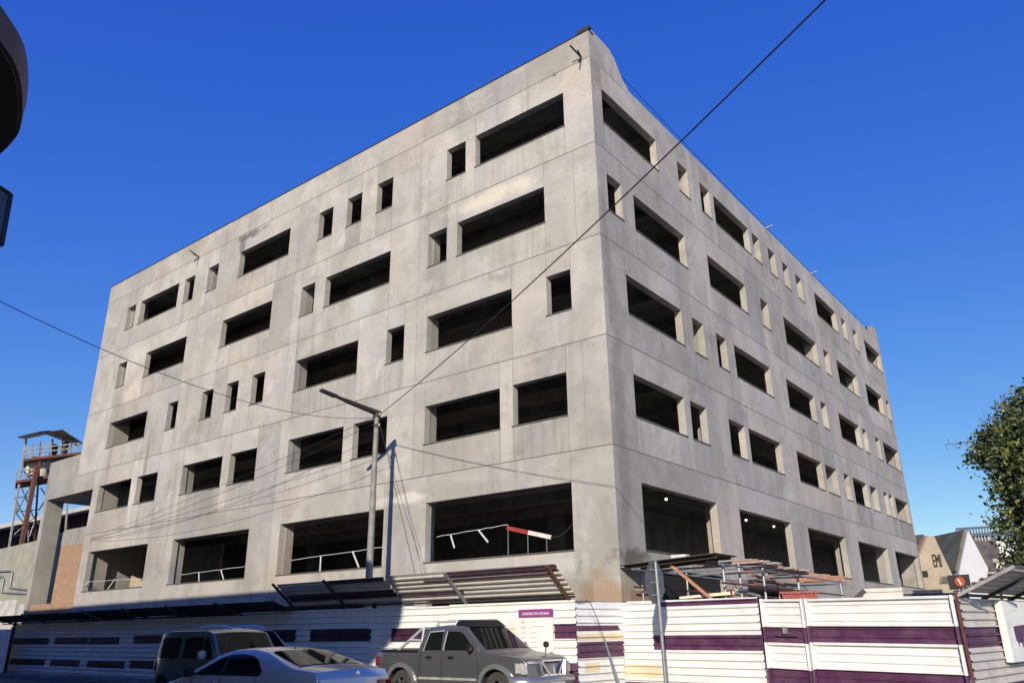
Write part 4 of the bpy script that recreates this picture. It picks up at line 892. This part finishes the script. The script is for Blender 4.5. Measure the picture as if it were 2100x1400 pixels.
pk.line([(-.80,1.05),(-.78,.70),(-.80,.42)]); pk.line([(-.74,1.14),(-.74,.62),(-.86,.5)]); pk.line([(-.06,1.58),(-.07,.40)]); pk.line([(1.0,1.15),(1.05,.75),(.98,.40)])
for x in (-.55,.14): pk.side([(x,.98),(x,1.04),(x+.17,1.035),(x+.17,.985)],'door_handle',M['black'],.02,.03)
pk.side([(-2.38,.86),(-.86,.86),(-.86,.875),(-2.38,.88)],'side_crease',pk.paint,.012,.012)
pk.side([(-.8,.55),(.98,.55),(.98,.60),(-.8,.60)],'rub_strip',M['greywood'],.012,.012)
flare=plain('flare_silver',(.42,.42,.42),.3,.7,var=.12)
for cx in (rA,fA): pk.side(arc(cx,.37,R_+.085,-8,188,16)+arc(cx,.37,R_-.01,188,-8,16),'wheel_flare',flare,.045,.05)
pk.cross((1.16,1.165),(.58,1.60),.86,.90,'windscreen',M['glass'],.01)
pk.cross((-.835,1.15),(-.735,1.53),.84,.84,'back_window',M['glass'],.01)
pk.cross((-2.38,1.104),(-.88,1.104),.93,.93,'tonneau_cover',M['black'],.05,th=.05)
pk.cross((2.385,.655),(2.36,.93),.46,.46,'grille',M['black'],.015,th=.04)
mb=MB()
for y0,y1 in ((-.16,-.42),(.16,.42),(-.40,-.46),(.40,.46)): mb.bar((2.445,y0,.66),(2.405,y1,.945),.05,.055)
mb.bar((2.44,0,.70),(2.42,0,.86),.09,.05)
mb.bar((2.44,-.44,.665),(2.44,.44,.665),.03,.04); mb.bar((2.40,-.44,.945),(2.40,.44,.945),.03,.03); mb.build('grille_bars',M['chrome'],pk.root)
for y0,y1 in ((-.97,-.50),(.50,.97)):
    pk.cross((2.38,.67),(2.34,.94),1,1,'headlight_surround',M['chrome'],.016,th=.05,y0=y0*1.0,y1=y1*1.0); pk.cross((2.376,.70),(2.345,.915),1,1,'headlight',lampM,.026,th=.03,y0=y0*.97,y1=y1*.97)
pk.side([(2.06,.72),(2.05,.91),(2.16,.90),(2.18,.72)],'corner_lamp',lampM,.012,.02); pk.side([(2.19,.70),(2.17,.92),(2.30,.90),(2.33,.70)],'corner_lamp',lampM,.014,.02)
mb=MB(); mb.tube([(1.98,-.93,.54),(2.28,-.88,.54),(2.41,-.70,.54),(2.45,0,.54),(2.41,.70,.54),(2.28,.88,.54),(1.98,.93,.54)],.115,10); mb.build('front_bumper',carpaint('bumper_silver',(.30,.30,.31),.6,.3,.3),pk.root,smooth=60)
mb=MB(); mb.box((2.45,-.42,.42),(2.52,.42,.50)); mb.build('lower_intake',M['black'],pk.root); plate(pk,2.55,.46,1,.5)
mb=MB(); mb.tube([(-2.40,-.8,.55),(-2.52,-.75,.55),(-2.52,.75,.55),(-2.40,.8,.55)],.07,8); mb.build('rear_bumper',M['chrome'],pk.root)
pk.side([(-2.40,.80),(-2.40,1.02),(-2.30,1.02),(-2.30,.80)],'tail_light',redL,.02,.04)
for sd in (-1,1):
    y=sd*.70; mb=MB(); mb.tube([(-1.75,y,1.13),(-1.62,y,1.2),(-.98,y*.95,1.60),(-.9,y*.93,1.625)],.035,8); mb.tube([(-.96,y,1.12),(-.90,y*.94,1.60)],.035,8); mb.tube([(-1.32,y,1.38),(-.94,y*.97,1.36)],.03,8); mb.build('sports_bar',barM,pk.root,smooth=50)
mb=MB(); mb.tube([(-.9,-.66,1.625),(-.9,.66,1.625)],.035,8); mb.build('sports_bar',barM,pk.root,smooth=50)
for sd in (-1,1):
    mb=MB(); mb.tube([(-.52,sd*.60,1.66),(-.48,sd*.60,1.755),(.10,sd*.60,1.765),(.16,sd*.60,1.68)],.022,8)
    for x in (-.5,.12): mb.box((x-.04,sd*.60-.03,1.64),(x+.04,sd*.60+.03,1.70))
    mb.build('roof_rail',barM,pk.root)
mb=MB(); mb.hexa([(.10,-.66,1.685),(.62,-.68,1.635),(.10,.66,1.685),(.62,.68,1.635),(.16,-.6,1.80),(.40,-.62,1.79),(.16,.6,1.80),(.40,.62,1.79)]); mb.build('roof_spoiler',M['black'],pk.root,bevel=.02)
mirror(pk,.86,1.22,M['black']); mb=MB(); mb.bar((1.72,.72,1.08),(1.72,.74,1.2),.02); mb.lathe([(0,-.05),(.06,-.04),(.07,0),(.06,.05),(0,.05)],(1.72,.74,1.25),'x',12); mb.build('fender_mirror',M['black'],pk.root)
pk.root.scale=(.968,.968,1.0); pk.wheels((rA,fA),.37,rimM,.25,6)
mb=MB(); mb.tube([(1.05,-.2,1.19),(.62,-.55,1.58)],.012,5); mb.tube([(1.1,.1,1.17),(.85,-.35,1.36)],.01,5); mb.build('wiper',M['black'],pk.root)

# ---- near sedan, heading left
se=Car(4.6,1.75,1.02,1.45,.30,'sedan_car','silver blue sedan in the foreground seen from behind, its mirror dark','sedan',(.33,-12.03,0),R(180),carpaint('sedan_silver',(.54,.56,.58),.4,.24,.08))
prof=[(-2.28,.40),(-2.30,.75),(-2.27,1.02),(-2.20,1.12),(-1.62,1.175),(-.75,1.41),(-.35,1.455),(.15,1.445),(.45,1.39),(1.20,1.03),(1.35,.98),(2.0,.86),(2.22,.72),(2.29,.5),(2.26,.28),(1.9,.24)]+arc(1.42,.32,.36,0,180)+[(1.0,.24),(-.95,.24)]+arc(-1.30,.32,.36,0,180)+[(-1.8,.28)]
se.shell(prof,bevel=.06)
se.side([(-.86,1.05),(-.90,1.12),(-.62,1.30),(-.42,1.36),(-.10,1.385),(.18,1.375),(.42,1.32),(1.02,1.04)],'side_window',M['glass'],.004)
se.line([(.20,1.38),(.18,1.0),(.20,.40)]); se.line([(-.80,1.02),(-.84,.85),(-1.0,.72)]); se.line([(1.04,1.02),(1.05,.6)]); se.line([(.21,1.37),(.2,1.05)],'pillar_trim',.05,M['black'],.006)
for x in (-.55,.32): se.side([(x,.90),(x,.935),(x+.18,.935),(x+.18,.90)],'door_handle',se.paint,.02,.03)
se.cross((-1.58,1.185),(-.80,1.40),.80,.86,'rear_windscreen',M['glass'],.010)
se.cross((1.14,1.06),(.50,1.37),.84,.88,'windscreen',M['glass'],.010)
se.line([(-2.24,1.0),(-2.2,.78)],'boot_gap')
for y0,y1 in ((-1.0,-.62),(.62,1.0)): se.cross((-2.296,.84),(-2.285,.96),1,1,'tail_light',redL,.02,th=.05,y0=y0,y1=y1)
se.side([(-2.28,.84),(-2.27,.96),(-2.10,.95),(-2.12,.86)],'tail_light',redL,.010,.02)
mb=MB(); mb.lathe([(.0,-.008),(.045,-.006),(.05,.0)],(-2.255,0,1.075),'x',16); mb.build('boot_badge',M['chrome'],se.root); plate(se,-2.315,.72,-1)
mb=MB(); mb.tube([(-1.95,-.86,.5),(-2.22,-.82,.5),(-2.33,-.5,.5),(-2.345,0,.5),(-2.33,.5,.5),(-2.22,.82,.5),(-1.95,.86,.5)],.13,10); mb.build('rear_bumper',se.paint,se.root,smooth=60)
mb=MB(); mb.lathe([(0,0),(.02,0),(.012,.03),(0,.04)],(-.62,0,1.455),'z',8); mb.build('aerial',M['black'],se.root)
mirror(se,.98,1.09,M['black'],s_=1.1); se.root.scale=(.94,.94,.91); se.wheels((1.42,-1.30),.315,rimM,.2,7)

# ---- teal van behind it
tv=Car(3.85,1.68,1.0,1.62,.10,'boxy_van','dark teal boxy car with square windows, standing in shade left of the sedan','car',(-6.06,-8.8,0),0,carpaint('van_teal',(.075,.125,.115),.3,.3,.1))
prof=[(-1.86,.40),(-1.90,.95),(-1.84,1.45),(-1.74,1.59),(-1.2,1.64),(.40,1.635),(.62,1.58),(1.02,1.06),(1.2,.99),(1.72,.90),(1.86,.75),(1.9,.42),(1.6,.26)]+arc(1.22,.31,.35,0,180)+[(.8,.26),(-.8,.26)]+arc(-1.20,.31,.35,0,180)+[(-1.6,.32)]
tv.shell(prof,bevel=.07)
rq=lambda x0,x1,z0,z1,c=.07:[(x0+c,z0),(x1-c,z0),(x1,z0+c),(x1,z1-c),(x1-c,z1),(x0+c,z1),(x0,z1-c),(x0,z0+c)]
tv.side(rq(-1.62,-.62,1.03,1.50),'quarter_window',M['glass'],.004); tv.side(rq(-.45,.36,1.03,1.50),'door_window',M['glass'],.004); tv.side([(.42,1.03),(.42,1.5),(.52,1.5),(.86,1.06),(.86,1.03)],'front_quarter_window',M['glass'],.004)
tv.line([(-.53,1.56),(-.54,.5)]); tv.line([(.39,1.56),(.40,.9),(.74,.45)]); tv.line([(-1.7,.98),(-.5,.98),(1.5,.94)],'waist_crease',.02,tv.paint,.012)
tv.cross((1.0,1.10),(.64,1.56),.86,.88,'windscreen',M['glass'],.01); tv.side([(-1.88,.75),(-1.88,.98),(-1.78,.98),(-1.78,.75)],'tail_light',redL,.01,.02)
mirror(tv,.60,1.12,plain('mirror_silver',(.42,.45,.5),.3,.5),s_=1.2); tv.wheels((1.22,-1.2),.305,rimM,.2,6); tv.side([(-.36,.86),(-.36,.90),(-.2,.90),(-.2,.86)],'door_handle',M['black'],.02,.03)
tv.side(arc(-1.2,.31,.43,0,180,14)+arc(-1.2,.31,.345,180,0,14),'wheel_flare',tv.paint,.03,.035)

# ---- white estate by the hoarding
wv=Car(4.7,1.82,1.10,1.72,.20,'white_estate','white tall estate car with silver roof rails parked by the hoarding behind the teal car','car',(-9.1,-6.2,0),0,carpaint('estate_white',(.62,.64,.68),.0,.3,.08))
prof=[(-2.28,.45),(-2.32,1.0),(-2.2,1.4),(-2.05,1.64),(-1.6,1.72),(.1,1.735),(.55,1.66),(1.30,1.14),(1.5,1.07),(2.1,.97),(2.28,.8),(2.32,.45),(2.0,.3)]+arc(1.48,.35,.40,0,180)+[(1.0,.3),(-.95,.3)]+arc(-1.42,.35,.40,0,180)+[(-1.9,.36)]
wv.shell(prof,bevel=.07)
wv.side([(-2.0,1.14),(-1.85,1.55),(-1.2,1.60),(-1.15,1.14)],'quarter_window',M['glass'],.004); wv.side([(-1.08,1.14),(-1.1,1.6),(-.22,1.61),(-.22,1.14)],'door_window',M['glass'],.004); wv.side([(-.14,1.14),(-.14,1.61),(.2,1.6),(.5,1.52),(1.02,1.16),(1.02,1.14)],'front_window',M['glass'],.004)
wv.cross((1.26,1.17),(.58,1.645),.86,.90,'windscreen',M['glass'],.01); wv.line([(-.18,1.66),(-.18,.5)]); wv.line([(-1.12,1.64),(-1.1,.9),(-1.25,.7)]); wv.line([(1.06,1.1),(1.06,.5)])
for sd in (-1,1):
    mb=MB(); mb.tube([(-1.9,sd*.62,1.66),(-1.78,sd*.62,1.78),(-1.2,sd*.62,1.82),(-.4,sd*.62,1.82),(.05,sd*.62,1.77),(.2,sd*.62,1.70)],.035,8); mb.build('roof_rail',plain('rail_silver',(.62,.64,.67),.4,.3),wv.root,smooth=60)
wv.root.scale=(.87,.87,.98); mirror(wv,.95,1.2,wv.paint); wv.wheels((1.48,-1.42),.345,rimM,.22,6); mb=MB(); mb.lathe([(0,0),(.03,0),(.015,.06),(0,.08)],(-.2,0,1.75),'z',8); mb.build('aerial',M['black'],wv.root)

# ------------------------------------------------------------------ sky, sun, camera
SUN=V((.50,-1.0,.45)); el=math.atan2(SUN.z,math.hypot(SUN.x,SUN.y)); az=math.atan2(SUN.x,SUN.y)
w=bpy.data.worlds.new('World'); SC.world=w; w.use_nodes=True; nt=w.node_tree; bg=nt.nodes['Background']
sky=nt.nodes.new('ShaderNodeTexSky'); sky.sky_type='NISHITA'; sky.sun_disc=False; sky.sun_elevation=el; sky.sun_rotation=az
sky.altitude=1500; sky.air_density=1.0; sky.dust_density=.3; sky.ozone_density=4.0
# the phone's tone curve on the sky: each channel of the Nishita sky compressed towards a deeper, more even blue
ST=.11; sep=nt.nodes.new('ShaderNodeSeparateColor'); com=nt.nodes.new('ShaderNodeCombineColor')
hs=nt.nodes.new('ShaderNodeHueSaturation'); hs.inputs['Saturation'].default_value=1.25
nt.links.new(sky.outputs[0],hs.inputs['Color']); nt.links.new(hs.outputs[0],sep.inputs[0])
for k,(c0,t0,g) in enumerate(((.0097,.025,.85),(.078,.104,.92),(.235,.565,.33))):
    mx=nt.nodes.new('ShaderNodeMath'); mx.operation='MAXIMUM'; mx.inputs[1].default_value=1e-4; nt.links.new(sep.outputs[k],mx.inputs[0])
    pw=nt.nodes.new('ShaderNodeMath'); pw.operation='POWER'; pw.inputs[1].default_value=g; nt.links.new(mx.outputs[0],pw.inputs[0])
    ml=nt.nodes.new('ShaderNodeMath'); ml.operation='MULTIPLY'; ml.inputs[1].default_value=(t0/ST)/((c0/ST)**g); nt.links.new(pw.outputs[0],ml.inputs[0]); nt.links.new(ml.outputs[0],com.inputs[k])
nt.links.new(com.outputs[0],bg.inputs['Color']); bg.inputs['Strength'].default_value=ST
sd=bpy.data.lights.new('sun','SUN'); sd.energy=4.7; sd.angle=R(.5); sd.color=(1,.905,.735); so=bpy.data.objects.new('sun',sd); COL.objects.link(so)
so.rotation_euler=(-SUN).to_track_quat('-Z','Y').to_euler(); so.location=(20,-60,40)
cd=bpy.data.cameras.new('camera'); cd.sensor_width=36; cd.lens=36*FPX/2100; cd.clip_end=2000; cd.clip_start=.05
co=bpy.data.objects.new('camera',cd); COL.objects.link(co)
mm=Matrix.Identity(4)
for i in range(3): mm[i][0]=RT[i]; mm[i][1]=UP[i]; mm[i][2]=-FW[i]; mm[i][3]=CAM[i]
co.matrix_world=mm; SC.camera=co
SC.view_settings.view_transform='Standard'; SC.view_settings.look='None'; SC.view_settings.exposure=0.06; SC.view_settings.gamma=1.0
